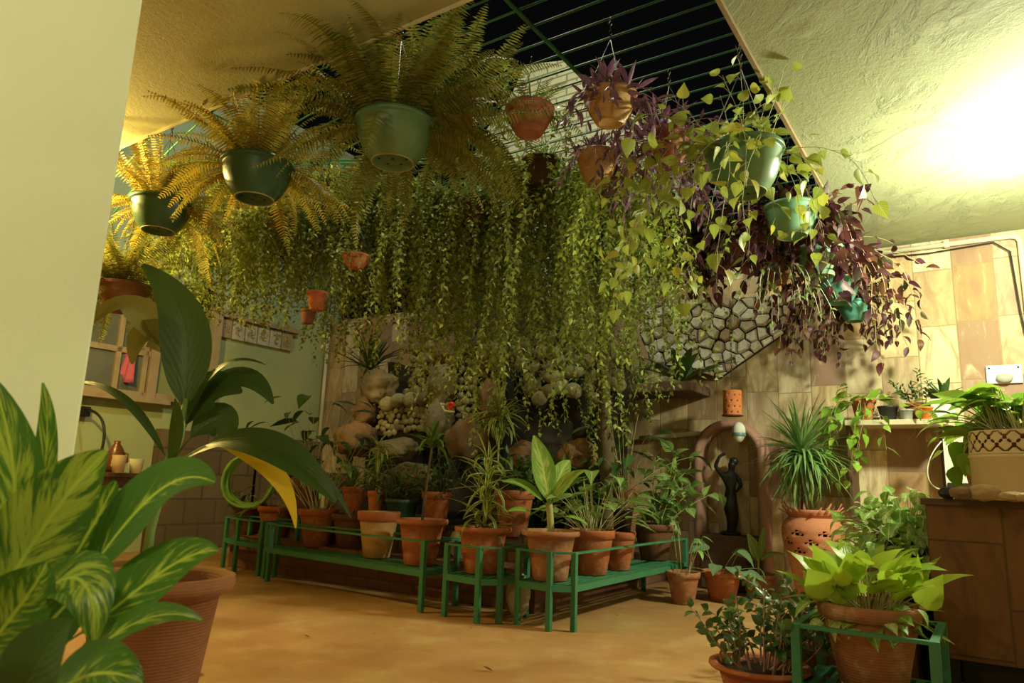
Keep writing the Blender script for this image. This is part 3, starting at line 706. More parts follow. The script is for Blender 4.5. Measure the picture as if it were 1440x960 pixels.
def P_young(root, rng, R, z):
    m = MB(); c = np.array([0, 0, z]); m.tube([c, c+UP*.12, c+UP*.17], [.012, .010, .008], 8); m.build('stem', M['cane'], root); m = MB(); c = c+UP*.12
    big_leaf(m, [c, c+(-.02, 0, .12), c+(-.10, -.02, .26)], .12, (.3, -1, .2), petiole=.1)
    big_leaf(m, [c, c+(.06, -.03, .10), c+(.2, -.06, .10)], .07, (0, -.5, 1), petiole=.15)
    big_leaf(m, [c, c+(.05, .05, .16), c+(.08, .05, .32)], .07, (0, -1, .3), petiole=.1)
    m.build('foliage', M['cream_vein'], root)
def P_heart_r(root, rng, R, z):
    P, D = ring_starts(rng, 8, R*.9, z, (.2, 1.0), .6, .2); a, b = stems(rng, P, D, rng.uniform(.25, .8, 8), (2, 5), .08, .085, .07, T_HEART, .9, .0024, pet=.06, wob=.3)
    a.build('side_foliage', M['heart'], root); b.build('side_stems', M['vine_stem'], root)
def P_band(root, rng, R, z):
    h = root.children[0].dimensions[2]; m = MB(); h = z/.84; m.lathe([(.892*R, .79*h), (.982*R, .815*h), (1.006*R, .965*h), (.985*R, 1.008*h), (.89*R, 1.006*h)], 40); m.build('rim_band', M['terra'], root)
def P_heart_w(root, rng, R, z):
    P, D = ring_starts(rng, 4, R*.9, z, (.3, .9), .8, np.float64(PI)); a, b = stems(rng, P, D, np.array([.9, .7, .8, .5]), (3, 6), .085, .11, .08, T_HEART, .9, .0026, pet=.05, wob=.3)
    a.build('side_foliage', M['pothos'], root); b.build('side_stems', M['vine_stem'], root)

# ------------------------------------------------------------------ roof grille over the opening
gr = thing('roof_grille', 'green steel rod grille arched over the open roof, hung with plant chains', 'grille', tuple(W(2.4, 2.5, GZ)))
g0 = np.array(gr.location)
for i in range(27):
    u = .12 + i*.18; P = [W(u, v, GZ + .02 - (.95*max(0, (v-2.9)/2.6)**2)) - g0 for v in np.linspace(-.1, 5.2, 22)]
    m = MB(); m.tube(P, .008, 6); m.build('rod', M['stand'], gr)
for v in (.05, 1.3, 2.6, 2.75, 3.9):
    P = [W(u, v, GZ + .0 - (.95*max(0, (v-2.9)/2.6)**2)) - g0 for u in np.linspace(0, 4.9, 4)]
    m = MB(); m.tube(P, .02 if v < 1 else .014, 6); m.build('cross_bar', M['stand'], gr)
for du in (0, .07):
    m = MB(); m.tube([W(.5+du, 5.1, 3.55)-g0, W(2.4+du, 2.7, GZ)-g0], .014, 6); m.build('brace', M['stand'], gr)

# ------------------------------------------------------------------ hanging plants
terra_g, green_g, vine_g = 'terracotta pots hung under the roof grille', 'green plastic pots hung under the roof grille', 'trailing vines hung under the roof grille'
hanging('hanging_fern', 'large pale green plastic bowl with drain holes carrying the biggest green fern', 'hanging plant', 556, 173, 112, 3.75, 'bowl', M['green_pot'], .62,
        P_fern(96, .92, el=(.0, 1.5), g=(.6, 2.3), pl=.115), green_g, True)
hanging('hanging_fern', 'green bowl with fern coloured lamplit gold hung in front of the pale ceiling edge, mid-sized of three', 'hanging plant', 363, 231, 100, 4.2, 'bowl', M['green_pot_dark'], .60,
        P_fern(84, .74, 'fern_lamplit', el=(.0, 1.5), g=(.7, 2.4), pl=.10), green_g, True)
hanging('hanging_fern', 'green bowl with fern coloured lamplit gold hung closest to the near wall edge', 'hanging plant', 228, 284, 83, 5.0, 'bowl', M['green_pot_dark'], .60,
        P_fern(74, .68, 'fern_lamplit', el=(.0, 1.5), g=(.7, 2.4), pl=.10), green_g, True)
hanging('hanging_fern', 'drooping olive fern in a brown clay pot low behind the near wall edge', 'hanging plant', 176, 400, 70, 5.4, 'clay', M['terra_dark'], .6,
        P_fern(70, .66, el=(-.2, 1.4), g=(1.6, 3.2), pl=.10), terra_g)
hanging('hanging_fern', 'green fern in a terracotta pot partly hidden behind the big pale green bowl', 'hanging plant', 634, 168, 62, 4.5, 'clay', M['terra'], .62,
        P_fern(44, .80, el=(-.3, 1.1), g=(1.6, 3.2), pl=.115), terra_g)
hanging('hanging_grass_plant', 'rosy terracotta pot with grassy leaves before the whitewashed brick', 'hanging plant', 745, 152, 70, 4.4, 'clay', M['terra_pink'], .62,
        lambda r, g, R, z: (P_spider(45, .30, .012)(r, g, R, z), fern(g, z, 8, .5, (.0, .6), (1.2, 2.4), .05, .09).build('fronds', M['fern'], r)), terra_g)
hanging('hanging_purple_plant', 'stained terracotta pot with upright purple spiky leaves, highest of the clay pots', 'hanging plant', 858, 134, 76, 3.95, 'clay', M['terra_pale'], .60,
        P_trad(26, .34, up=9, g=(2, 4)), terra_g)
hanging('hanging_purple_plant', 'terracotta pot with dark grassy purple leaves hung right under the stained one', 'hanging plant', 840, 217, 60, 4.7, 'clay', M['terra_pale'], .78,
        P_trad(22, .32, lL=.11, lW=.018, up=9, g=(1.5, 4)), terra_g)
hanging('hanging_purple_plant', 'plain terracotta pot with trailing purple leaves beside the yellow heart-leaf bowl', 'hanging plant', 942, 188, 64, 4.5, 'clay', M['terra'], .74,
        P_trad(34, .75, up=5, g=(3, 6)), terra_g)
hanging('hanging_heart_vine', 'large green plastic bowl with yellow-green heart leaves by the wooden ceiling trim', 'hanging plant', 1046, 210, 108, 3.8, 'bowl', M['green_pot'], .70,
        lambda r, g, R, z: (P_heart(19, 1.3, 9, dome=22, az=3.3, space=.095, daz=(-.1, 3.3))(r, g, R, z), P_heart_r(r, g, R, z), P_heart_up(r, g, R, z)), green_g, True)
hanging('hanging_purple_vine', 'green bowl with maroon trailing leaves, second along the wooden ceiling trim', 'hanging plant', 1112, 291, 76, 5.0, 'bowl', M['mint_pot'], .66,
        P_trad(54, .9, 'maroon', .13, .07, up=9, g=(1.5, 5), Ts=T_HEART, space=.07, az='back'), green_g)
hanging('hanging_purple_vine', 'mint bowl with pale stems and maroon leaves, third along the wooden ceiling trim', 'hanging plant', 1152, 350, 67, 5.5, 'bowl', M['mint_pot'], .70,
        P_trad(46, .8, 'maroon', .12, .06, up=5, g=(1.5, 5), stem='vine_stem', space=.09, az='back'), green_g)
hanging('hanging_purple_vine', 'teal bowl with wiry stems, fourth along the wooden ceiling trim', 'hanging plant', 1179, 395, 56, 5.9, 'bowl', M['teal_pot'], .66,
        P_trad(46, .95, 'maroon', .11, .055, up=3, g=(2, 6), stem='vine_stem', space=.10, az='back'), green_g)
hanging('hanging_purple_vine', 'small teal bowl hung lowest beside the sandstone tiles', 'hanging plant', 1200, 424, 42, 6.1, 'bowl', M['teal_pot'], .78,
        P_trad(26, .62, 'maroon', .09, .045, up=2, g=(2, 6), stem='vine_stem', space=.10, az='back'), green_g)
hanging('hanging_purple_vine', 'dark teal pot smothered in purple leaves in the shade under the heart-leaf bowl', 'hanging plant', 925, 262, 78, 5.9, 'bowl', M['teal_pot'], .62,
        P_trad(60, 1.0, up=8, g=(3, 6), lL=.13, lW=.05), green_g)
hanging('hanging_purple_vine', 'maroon-leaved trailing plant in a dark pot above the pale rubble stones', 'hanging plant', 1020, 335, 66, 6.0, 'clay', M['terra_dark'], .62,
        P_trad(46, .58, 'maroon', .14, .07, up=8, g=(2.5, 6), Ts=T_HEART, space=.07), terra_g)
hanging('hanging_grass_plant', 'brown coir pot with spiky grass against the whitewashed brick', 'hanging plant', 760, 226, 56, 5.2, 'clay', M['coir'], .74,
        P_spider(60, .26, .010), terra_g)
hanging('hanging_grass_plant', 'reddish pot wrapped in grass and vines in the thick of the curtain', 'hanging plant', 668, 282, 46, 5.5, 'clay', M['terra_dark'], .9,
        P_spider(54, .28, .012), terra_g)
hanging('hanging_spider_plant', 'small terracotta bowl with sparse vine, hung amid the curtain of vines', 'hanging plant', 501, 359, 40, 5.0, 'clay', M['terra'], .50,
        P_vine(10, .2, .5, bush=10), terra_g)
hanging('hanging_spider_plant', 'terracotta pot with a little spider plant hung before the green left wall', 'hanging plant', 447, 411, 32, 5.3, 'flower', M['terra'], .85,
        P_spider(36, .20, .010), terra_g)
hanging('hanging_spider_plant', 'smallest terracotta pot, hung lowest before the green left wall', 'hanging plant', 434, 436, 24, 5.45, 'flower', M['terra_dark'], .85,
        P_spider(18, .12, .008), terra_g)
hanging('hanging_spider_plant', 'little pale spider plantlet hung in front of the dark maroon leaves', 'hanging plant', 975, 412, 16, 6.2, 'clay', M['coir'], .6,
        P_spider(24, .15, .009, 'spider'), terra_g)
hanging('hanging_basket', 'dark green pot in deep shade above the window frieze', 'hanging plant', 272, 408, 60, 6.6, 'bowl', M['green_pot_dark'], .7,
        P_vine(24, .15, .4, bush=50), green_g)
hanging('hanging_wiry_plant', 'tangle of pale wiry stems spilling between the mint bowls and the rubble stones', 'hanging plant', 1092, 372, 48, 5.6, 'clay', M['terra_dark'], .62,
        P_trad(46, .62, 'cream_vein', .06, .04, up=0, g=(1.5, 6), stem='pale_stem', Ts=T_HEART, space=.16), terra_g)
# the curtain of trailing vines
vines = [
 (248, 310, 58, 6.4, 30, .30, .62, 'vine', 'trailing vine with bright leaves next to the golden fern bowl by the near wall'),
 (300, 322, 60, 6.3, 44, .45, .85, 'vine', 'trailing vine below the dark green fern bowl, ending over the window'),
 (352, 274, 60, 6.2, 50, .60, 1.0, 'vine', 'trailing vine hanging over the carved window frieze'),
 (402, 306, 62, 6.1, 52, .70, 1.1, 'vine', 'trailing vine ending just above the two little clay pots'),
 (392, 300, 40, 5.6, 26, .25, .55, 'vine', 'short trailing vine in the orange clay pot behind the golden fern'),
 (462, 262, 54, 6.0, 44, .55, 1.2, 'vine', 'trailing vine between the golden fern and the big green fern'),
 (520, 262, 60, 6.2, 60, 0.92, 1.43, 'vine', 'dense vine curtain hanging over the dark spiky plant and pale boulder'),
 (566, 267, 60, 5.9, 60, 0.83, 1.27, 'vine', 'dense vine curtain directly below the big green fern'),
 (640, 282, 56, 5.8, 52, 0.95, 1.43, 'vine', 'vine curtain hanging beside the stacked slate column'),
 (690, 313, 50, 6.1, 34, 0.96, 1.56, 'vine', 'thin vine curtain in front of the stacked slate column'),
 (738, 257, 60, 5.6, 60, 1.32, 1.92, 'vine', 'longest vine curtain, below the rosy terracotta pot'),
 (786, 285, 60, 5.8, 60, 1.32, 1.92, 'vine', 'vine curtain below the coir pot, hanging over the shaded pebbles'),
 (832, 252, 56, 5.5, 50, 1.03, 1.72, 'vine', 'vine curtain under the two purple-leaved clay pots'),
 (868, 242, 40, 5.0, 26, .55, 1.25, 'vine_light', 'bright lime vine strands hanging straight down past the stained pots'),
 (893, 277, 50, 5.9, 46, 0.76, 1.28, 'vine', 'vine in a brown pot hanging in front of the bird-nest fern'),
 (926, 304, 48, 6.0, 40, 0.25, 0.52, 'vine_light', 'vine curtain ending over the pale rubble stones'),
]
for (x, y, w, Y, n, lo, hi, mt, lab) in vines:
    hanging('hanging_vine', lab, 'hanging vine', x, y, w, Y, 'clay', M['terra_dark'] if x % 4 else M['terra'], .62, P_vine(int(n*2.3), lo*.8, hi*1.36, mt, bush=44, lL=.052, lW=.031), vine_g)

# ------------------------------------------------------------------ plant stands
def stand(name, label, cor, zt, zr, legs=None, group='green iron plant stands'):
    """cor: plan outline (u, v) round the stand; slatted shelf at zt, guard rail at zr"""
    c0 = np.mean([W(u, v, 0) for u, v in cor], 0); root = thing(name, label, 'plant stand', tuple(c0), group)
    P = [W(u, v, 0)-c0 for u, v in cor]; n = len(P)
    for p in P:
        m = MB(); m.box(p+UP*zr/2, (.036, .036, zr), AX); m.build('leg', M['stand'], root, False, .003)
    m = MB()
    for i in range(n):
        a, b = P[i], P[(i+1) % n]; d = b-a; L = np.linalg.norm(d); d = d/L; s = np.cross(UP, d)
        m.box((a+b)/2+UP*(zt-.022), (L-.03, .030, .042), [d, s, UP])
    m.build('shelf_frame', M['stand'], root, False)
    m = MB()
    for i in range(n):
        a, b = P[i], P[(i+1) % n]; d = b-a; L = np.linalg.norm(d); d = d/L; s = np.cross(UP, d)
        m.box((a+b)/2+UP*(zr-.008), (L+.02, .030, .014), [d, s, UP])
    m.build('guard_rail', M['stand'], root, False)
    us = [u for u, v in cor]; vs = [v for u, v in cor]
    along_u = (max(us)-min(us)) > (max(vs)-min(vs)); m = MB()
    lo, hi = (min(vs), max(vs)) if along_u else (min(us), max(us)); k = int((hi-lo)/.055)
    for i in range(k):
        q = lo+(i+.5)*(hi-lo)/k
        # clip each slat to the outline
        ts = []
        for j in range(n):
            (a0, a1), (b0, b1) = cor[j], cor[(j+1) % n]
            x0, y0, x1, y1 = (a0, a1, b0, b1) if along_u else (a1, a0, b1, b0)
            if (y0-q)*(y1-q) < 0: ts.append(x0+(x1-x0)*(q-y0)/(y1-y0))
        if len(ts) >= 2:
            a, b = min(ts), max(ts); A = W(a, q, 0) if along_u else W(q, a, 0); B = W(b, q, 0) if along_u else W(q, b, 0)
            m.box((A+B)/2-c0+UP*(zt-.006), (abs(b-a), .032, .012), AX if along_u else [VX, -UX, UP])
    m.build('shelf_slats', M['stand'], root, False)
    return root
stand('plant_stand', 'long green iron stand running back to the arched niche', [(1.86, 1.83), (1.82, 1.56), (1.92, 1.43), (4.0, 1.43), (4.0, 1.83)], .29, .50)
stand('plant_stand', 'short square green iron stand at the corner between the two long stands', [(1.75, 2.37), (1.70, 2.05), (1.80, 1.94), (2.14, 1.94), (2.14, 2.37)], .29, .50)
stand('plant_stand', 'long green iron stand along the red brick plinth under five pots', [(1.74, 2.58), (2.14, 2.58), (2.14, 4.70), (2.02, 4.70), (1.92, 4.52)], .29, .50)
stand('plant_stand', 'short green iron stand in the dim corner by the brown block wall', [(2.08, 4.86), (2.5, 4.86), (2.5, 5.6), (2.22, 5.6), (2.10, 5.25)], .29, .50)

tp, dk = 'terracotta pots on the green stands', 'pots behind the green stands'
S = .295
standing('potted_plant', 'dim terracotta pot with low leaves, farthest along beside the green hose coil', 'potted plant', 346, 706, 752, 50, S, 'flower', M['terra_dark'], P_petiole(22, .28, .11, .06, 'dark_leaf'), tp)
standing('potted_plant', 'terracotta pot with young leafy shoots on the short stand by the brown block wall', 'potted plant', 385, 711, 757, 52, S, 'flower', M['terra'], P_petiole(26, .34, .13, .05, 'dark_leaf', T_LAN), tp)
standing('potted_plant', 'terracotta pot with pale-stalked leafy plant behind the yellowed leaf tip', 'potted plant', 444, 715, 769, 56, S, 'flower', M['terra'], P_petiole(30, .62, .22, .07, 'cream_vein', T_LAN, (.95, 1.5), .5, .3, 'pale_stem'), tp)
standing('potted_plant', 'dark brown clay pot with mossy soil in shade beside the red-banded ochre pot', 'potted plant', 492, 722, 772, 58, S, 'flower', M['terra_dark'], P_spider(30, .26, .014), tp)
standing('potted_plant', 'pale ochre clay pot with a red painted rim band, no plant showing', 'potted plant', 529, 719, 785, 60, S, 'flower', M['terra_pale'], P_band, tp)
standing('potted_cane_plant', 'terracotta pot with a bare slim cane topped by a green tuft', 'potted plant', 590, 729, 796, 74, S, 'flared', M['terra'], P_cane(.66, 2, 12, .26, .035, 'spider_green', .05, .013, 'bark', (.4, 1.4), .93), tp)
standing('potted_striped_plant', 'terracotta pot with yellow-striped strap leaves on the short corner stand', 'potted plant', 677, 740, 808, 80, S, 'flared', M['terra'], P_cane(.52, 6, 14, .31, .030, 'spider', .02, .010, 'cane', (-.2, 1.3), .15), tp)
standing('potted_mottled_plant', 'wide terracotta pot with big mottled upright leaf at the stand end', 'potted plant', 773, 745, 818, 82, S, 'flared', M['terra_old'], lambda r, g, R, z: P_dieff(r, g, R, z), tp)
standing('potted_plant', 'terracotta pot with white-streaked arrow leaves trailing over its rim', 'potted plant', 832, 744, 809, 66, S, 'flower', M['terra'], P_petiole(44, .46, .19, .11, 'cream_vein', T_HEART, (.7, 1.5), .6, .35), tp)
p9 = standing('potted_plant', 'slim terracotta pot carrying a small black nursery pot', 'potted plant', 870, 747, 802, 48, S, 'flower', M['terra'], None, tp)
z9 = p9.location.z + .0
b9 = at(876, 745, p9.location.y)
standing('nursery_pot_plant', 'small black nursery pot with dark leaves set on the slim terracotta pot', 'potted plant', 876, 714, 746, 30, b9[2]-.012, 'nursery', M['black_pot'], P_petiole(26, .30, .12, .05, 'dark_leaf', T_LAN, (.5, 1.5), .8, .3), dk, Y=p9.location.y)
standing('potted_arrow_plant', 'dark terracotta pot with tall pale-veined climber at the far stand end', 'potted plant', 920, 736, 788, 60, S, 'flower', M['terra_dark'],
         lambda r, g, R, z: P_climb(r, g, R, z), tp)
# second row on the raised bed
T2 = .552
standing('potted_plant', 'terracotta pot of fine dark grass behind the red-banded ochre pot', 'potted plant', 500, 684, 0, 36, T2, 'flower', M['terra'], P_spider(60, .40, .010, 'spider_green', (.5, 1.5)), dk, Y=6.75)
standing('potted_striped_plant', 'narrow orange clay pot with striped grass on a short cane', 'potted plant', 529, 690, 0, 24, T2, 'flower', M['lantern'], P_cane(.42, 5, 13, .27, .024, 'spider', .0, .010, 'cane', (-.4, 1.2), .30), dk, Y=6.45)
standing('potted_plant', 'dark green tub of bushy fine-leaved plants in the middle of the bed', 'potted plant', 565, 701, 0, 48, T2-.05, 'nursery', M['green_pot_dark'], P_bush(34, .36, .06, .02, 'dark_leaf', T_LAN), dk, Y=6.4)
standing('potted_plant', 'terracotta pot of dark bushy leaves behind the bare slim cane', 'potted plant', 615, 691, 0, 44, T2-.05, 'flower', M['terra'], P_bush(34, .42, .07, .022, 'dark_leaf', T_LAN), dk, Y=6.3)
standing('potted_plant', 'rosy terracotta pot between the striped and mottled plants', 'potted plant', 724, 689, 0, 58, T2-.05, 'flower', M['terra'], P_bush(30, .40, .09, .035, 'dark_leaf', T_LAN), dk, Y=6.1)
standing('potted_striped_plant', 'tall striped spider-leaved plant standing above the others before the fountain', 'potted plant', 700, 660, 0, 30, T2, 'flower', M['terra_dark'], P_cane(.62, 4, 17, .36, .034, 'spider', .0, .010, 'cane', (-.2, 1.3), .78), dk, Y=6.5)
standing('potted_plant', 'dark arching strap-leaved plant at the foot of the vine curtain', 'potted plant', 790, 668, 0, 40, T2, 'flower', M['terra_dark'], P_spider(48, .50, .03, 'spider_green', (.3, 1.4)), dk, Y=6.6)
standing('potted_plant', 'leafy dark shrub in front of the mossy upright trunk', 'potted plant', 878, 680, 0, 42, .31, 'flower', M['terra_dark'], P_petiole(34, .70, .26, .07, 'dark_leaf', T_LAN, (.5, 1.5), .7, .3), dk, Y=6.5)
standing('potted_broadleaf', 'tall dark broad-leaved plant against the green left wall', 'potted plant', 436, 672, 0, 44, .31, 'flower', M['terra_dark'], P_petiole(22, 1.0, .26, .12, 'dark_leaf', T_OV, (.9, 1.5), .5, .3), dk, Y=7.6)
standing('potted_broadleaf', 'leafy plant with dull leaves in the shade left of the fountain basin', 'potted plant', 478, 665, 0, 44, .31, 'flower', M['terra_dark'], P_petiole(26, .55, .16, .07, 'dark_leaf', T_LAN, (.4, 1.5), .8, .4), dk, Y=7.2)

# ------------------------------------------------------------------ pots on the floor by the niche
fl = 'pots on the floor beside the niche'
standing('potted_plant', 'ringed brown clay pot with a single thin stalk in front of the stand end', 'potted plant', 961, 803, 851, 48, 0, 'flower', M['terra_old'], P_petiole(7, .46, .12, .05, 'cream_vein', T_LAN, (1.0, 1.5), .3, .3, 'cane'), fl)
standing('potted_plant', 'terracotta pot with round grey-green heart leaves below the statue', 'potted plant', 1016, 802, 847, 56, 0, 'flower', M['terra'], P_petiole(20, .26, .17, .15, 'grey_leaf', T_HEART, (.3, 1.4), .8, .7), fl)
standing('potted_plant', 'brown clay pot with two upright young leaves beside the urn', 'potted plant', 1068, 806, 842, 50, 0, 'flower', M['terra_old'], lambda r, g, R, z: P_young(r, g, R, z), fl)

# ------------------------------------------------------------------ urn with cut-outs and its spiky plant
ub = onu(1141, 715, 4.28); ub[2] = 0; ku = depth(ub); uz = at(1141, 716, ub[1])[2]
urn = thing('clay_urn', 'tall terracotta urn with triangular cut-outs and ragged rim', 'urn', tuple(ub))
R = 84*ku/FPX/2
prof = [(.0, 0), (.50*R, 0), (.55*R, .02), (.62*R, .16*uz), (.72*R, .34*uz), (.85*R, .52*uz)] + [(R*(.85+.15*math.sin(k/9*PI/2)), uz*(.52+.03*k)) for k in range(1, 10)] + [(.95*R, .84*uz), (.84*R, .89*uz), (.74*R, .92*uz), (.80*R, .96*uz), (.88*R, uz), (.78*R, 1.0*uz), (.70*R, .92*uz)]
def cut(i, j):
    if not 6 <= i <= 14: return 0
    a, b, I, J = (i-6) % 3, j % 3, (i-6)//3, j//3
    if (I+J) % 2: return 0
    return {(0, 0): 2, (0, 1): 1, (0, 2): 3, (1, 1): 2}.get((a, b), 0)
m = MB(); m.lathe(prof, 42, skip=cut); m.build('body', M['terra_pink'], urn, solid=.014)
m = MB(); m.lathe([(0, .03)] + [(max(.02, a-.03), b) for a, b in prof[2:18]] + [(0, .93*uz)], 30); m.build('soil', M['soil'], urn)  # soil fill added inside so the cut-outs read dark like shade
m = MB(); rng = np.random.default_rng(5)
for k in range(22):
    a = k/22*2*PI; m.add(np.array([(R*.74*math.cos(a-.12), R*.74*math.sin(a-.12), .93*uz), (R*.74*math.cos(a+.12), R*.74*math.sin(a+.12), .93*uz), (R*(.98+.1*(k % 2))*math.cos(a+.08), R*(.98+.1*(k % 2))*math.sin(a+.08), uz*(.99+.04*(k % 3)))]), None, [(0, 1, 2)])
m.build('rim_petals', M['terra_pink'], urn, solid=.010)
yc = thing('spiky_plant', 'dense fountain of long narrow leaves rising from the terracotta urn', 'potted plant', (ub[0]-.06, ub[1], uz*.93)); yh = at(1128, 640, ub[1])[2] - uz*.93
m = MB(); m.tube([(0, 0, 0), (.01, 0, yh*.5), (-.0, 0, yh*1.0)], [.035, .028, .03], 10); m.build('trunk', M['bark'], yc)
m = MB(); rosette(m, rng, (0, 0, yh), 110, .52, .026, (-.3, .8), T_STR[1:]); rosette(m, rng, (0, 0, yh*1.05), 60, .56, .026, (.6, 1.5), T_STR[:2]); rosette(m, rng, (0, 0, yh*.9), 70, .50, .022, (-.9, .2), T_STR[:3]); m.build('foliage', M['yucca'], yc)

# ------------------------------------------------------------------ niche with statue
m = MB()
va, vb, zt_ = .88, 1.58, 1.62; vc = (va+vb)/2; ro = (vb-va)/2; zs = zt_-ro
def arch(r, th): return [(vc+r*math.cos(a), zs+r*math.sin(a)) for a in th]
th = np.linspace(0, PI, 21); path = [(vc+ro, 0), (vc+ro, zs*.5)] + arch(ro, th) + [(vc-ro, zs*.5), (vc-ro, 0)]
inn = [(vc+ro-.075, 0), (vc+ro-.075, zs*.5)] + arch(ro-.075, th) + [(vc-ro+.075, zs*.5), (vc-ro+.075, 0)]
n = len(path); V = []
for (a, b), (c, d) in zip(path, inn): V += [W(4.90, a, b), W(4.68, a, b), W(4.66, (a+c)/2, (b+d)/2), W(4.68, c, d), W(4.90, c, d)]
m.add(V, [(i*5+j, i*5+j+1, (i+1)*5+j+1, (i+1)*5+j) for i in range(n-1) for j in range(4)])
arch_o = m.build('arched_niche', mat_simple('rose_plaster', (.36, .19, .15), .7, .15, 6, .2), None, True)
tag(arch_o, 'rose-coloured arched niche surround around the dark statue', 'niche')
ledge = MB(); ledge.box(W(4.74, vc, .26), (.32, .52, .50), AX); tag(ledge.build('statue_plinth', M['plinth'], smooth=False, bevel=.012), 'low stone block under the dark statue in the niche', 'plinth')
st = thing('statue', 'dark bronze statue of a woman with one arm raised, in the arched niche', 'statue', tuple(W(4.72, vc-.0, .51)))
def statue(root, s):
    pts = dict(pel=(0, 0, .40), wai=(.015, 0, .52), che=(0, 0, .63), nec=(.02, 0, .71), hea=(.03, -.005, .775), top=(.035, 0, .83), sl=(-.085, 0, .665), el=(-.165, -.01, .76), wl=(-.12, -.03, .87), hl=(-.05, -.03, .91), sr=(.085, 0, .655), er=(.125, -.02, .55), wr=(.06, -.08, .49), hr=(.02, -.09, .47),
               hp=(.0, -.01, .30), kn=(.02, -.025, .19), an=(.01, 0, .05), ft=(.0, 0, .0))
    rad = dict(pel=(.085, .07), wai=(.055, .05), che=(.075, .055), nec=(.026, .026), hea=(.048, .054), top=(.03, .03), sl=(.03, .03), el=(.024, .024), wl=(.018, .018), hl=(.015, .02), sr=(.03, .03), er=(.024, .024), wr=(.017, .017), hr=(.015, .018), hp=(.09, .075), kn=(.075, .06), an=(.055, .05), ft=(.07, .06))
    E = [('pel', 'wai'), ('wai', 'che'), ('che', 'nec'), ('nec', 'hea'), ('hea', 'top'), ('che', 'sl'), ('sl', 'el'), ('el', 'wl'), ('wl', 'hl'), ('che', 'sr'), ('sr', 'er'), ('er', 'wr'), ('wr', 'hr'), ('pel', 'hp'), ('hp', 'kn'), ('kn', 'an'), ('an', 'ft')]
    ks = list(pts); me = bpy.data.meshes.new('figure'); me.from_pydata([tuple(np.array(pts[k])*s) for k in ks], [(ks.index(a), ks.index(b)) for a, b in E], [])
    o = bpy.data.objects.new('figure', me); COL.objects.link(o); o.parent = root; me.materials.append(M['bronze'])
    sk = o.modifiers.new('Skin', 'SKIN'); sk.use_smooth_shade = True
    for i, k in enumerate(ks): me.skin_vertices[0].data[i].radius = (rad[k][0]*s, rad[k][1]*s); me.skin_vertices[0].data[i].use_root = (k == 'pel')
    sb = o.modifiers.new('Sub', 'SUBSURF'); sb.levels = 2; sb.render_levels = 2
    m = MB(); m.lathe([(0, -.04), (.03, -.03), (.045, 0), (.035, .03), (0, .045)], 14, (.06*s/.9, .03, .82*s)); m.build('hair_bun', M['bronze'], root)
    m = MB(); m.lathe([(0, 0), (.095, 0), (.095, .02), (.08, .035), (0, .035)], 20); m.build('base', M['bronze'], root)
statue(st, .86)
# perforated lantern and the egg below it
lp = onu(1030, 567, 4.45); lk = depth(lp); lr = 26*lk/FPX/2; lh = 36*lk/FPX
ln = thing('clay_lantern', 'perforated orange terracotta cylinder hanging above the arch', 'lantern', tuple(lp-UP*lh/2))
m = MB(); m.lathe([(lr*.98, lh*i/18) for i in range(19)], 36, skip=lambda i, j: 1 if (i % 4 == 2 and (j+(i//4 % 2)*2) % 4 == 0 and 1 < i < 17) else 0); m.build('body', M['lantern'], ln, solid=.008)
m = MB(); m.lathe([(0, 0), (lr*1.12, 0), (lr*1.12, .012), (0, .012)], 30); m.build('base_disc', M['terra_dark'], ln)
m = MB(); chain_links(m, (0, 0, lh*.8), (0, 0, 2.9-lp[2])); m.build('chain', M['chain'], ln)
ep = onu(1039, 606, 4.60); ek = depth(ep)
eg = thing('hanging_egg', 'white egg ornament with a blue band hanging inside the arch', 'ornament', tuple(ep-UP*.11))
er = 9*ek/FPX; m = MB(); ez = 34*ek/FPX
m.lathe([(er*math.sin(a)*(1-.12*math.cos(a)), ez*.42*(1-math.cos(a))) for a in np.linspace(0, PI, 15)], 20); m.build('egg', M['white'], eg)
m = MB(); m.lathe([(er*1.0, ez*.26), (er*1.05, ez*.30), (er*1.05, ez*.36), (er*1.0, ez*.40)], 20); m.build('blue_band', mat_simple('blue_grey_band', (.16, .26, .28), .4), eg)
m = MB(); m.tube([(0, 0, ez*.82), (0, 0, 1.59-ep[2]+.11)], .004, 6); m.build('cord', M['red'], eg)

# ------------------------------------------------------------------ stone fountain
def rock(mb, c, r, seed, sub=3, amp=.28, freq=1.6, flat=None):
    bm = bmesh.new(); bmesh.ops.create_icosphere(bm, subdivisions=sub, radius=1)
    V = []
    for v in bm.verts:
        p = v.co.copy(); q = p*freq + Vector((seed*3.1, seed*1.7, seed*.9))
        d = 1 + amp*noise.noise(q) + amp*.45*noise.noise(q*2.7) + amp*.2*noise.noise(q*7)
        V.append(p*d)
    F = [[l.vert.index for l in f.loops] for f in bm.faces]; bm.free()
    V = np.array(V)*np.array(r); X = V[:, :1]*UX + V[:, 1:2]*VX + V[:, 2:]*UP + np.array(c)
    mb.add(X, None, F)
_ico = {}
def ico(sub):
    if sub not in _ico:
        bm = bmesh.new(); bmesh.ops.create_icosphere(bm, subdivisions=sub, radius=1); _ico[sub] = (np.array([v.co[:] for v in bm.verts]), np.array([[l.vert.index for l in f.loops] for f in bm.faces])); bm.free()
    return _ico[sub]
def pebble(mb, rng, c, r, sub=2):
    V, F = ico(sub); k = rng.normal(0, 1, (3, 3))*.05
    X = V@(np.eye(3)+k)*np.array(r); a = rng.uniform(-.5, .5); X = np.stack([X[:, 0], X[:, 1]*math.cos(a)-X[:, 2]*math.sin(a), X[:, 1]*math.sin(a)+X[:, 2]*math.cos(a)], 1)
    mb.add(X[:, :1]*UX + X[:, 1:2]*VX + X[:, 2:]*UP + np.array(c), None, F)
def PX(x, y, u): return onu(x, y, u)
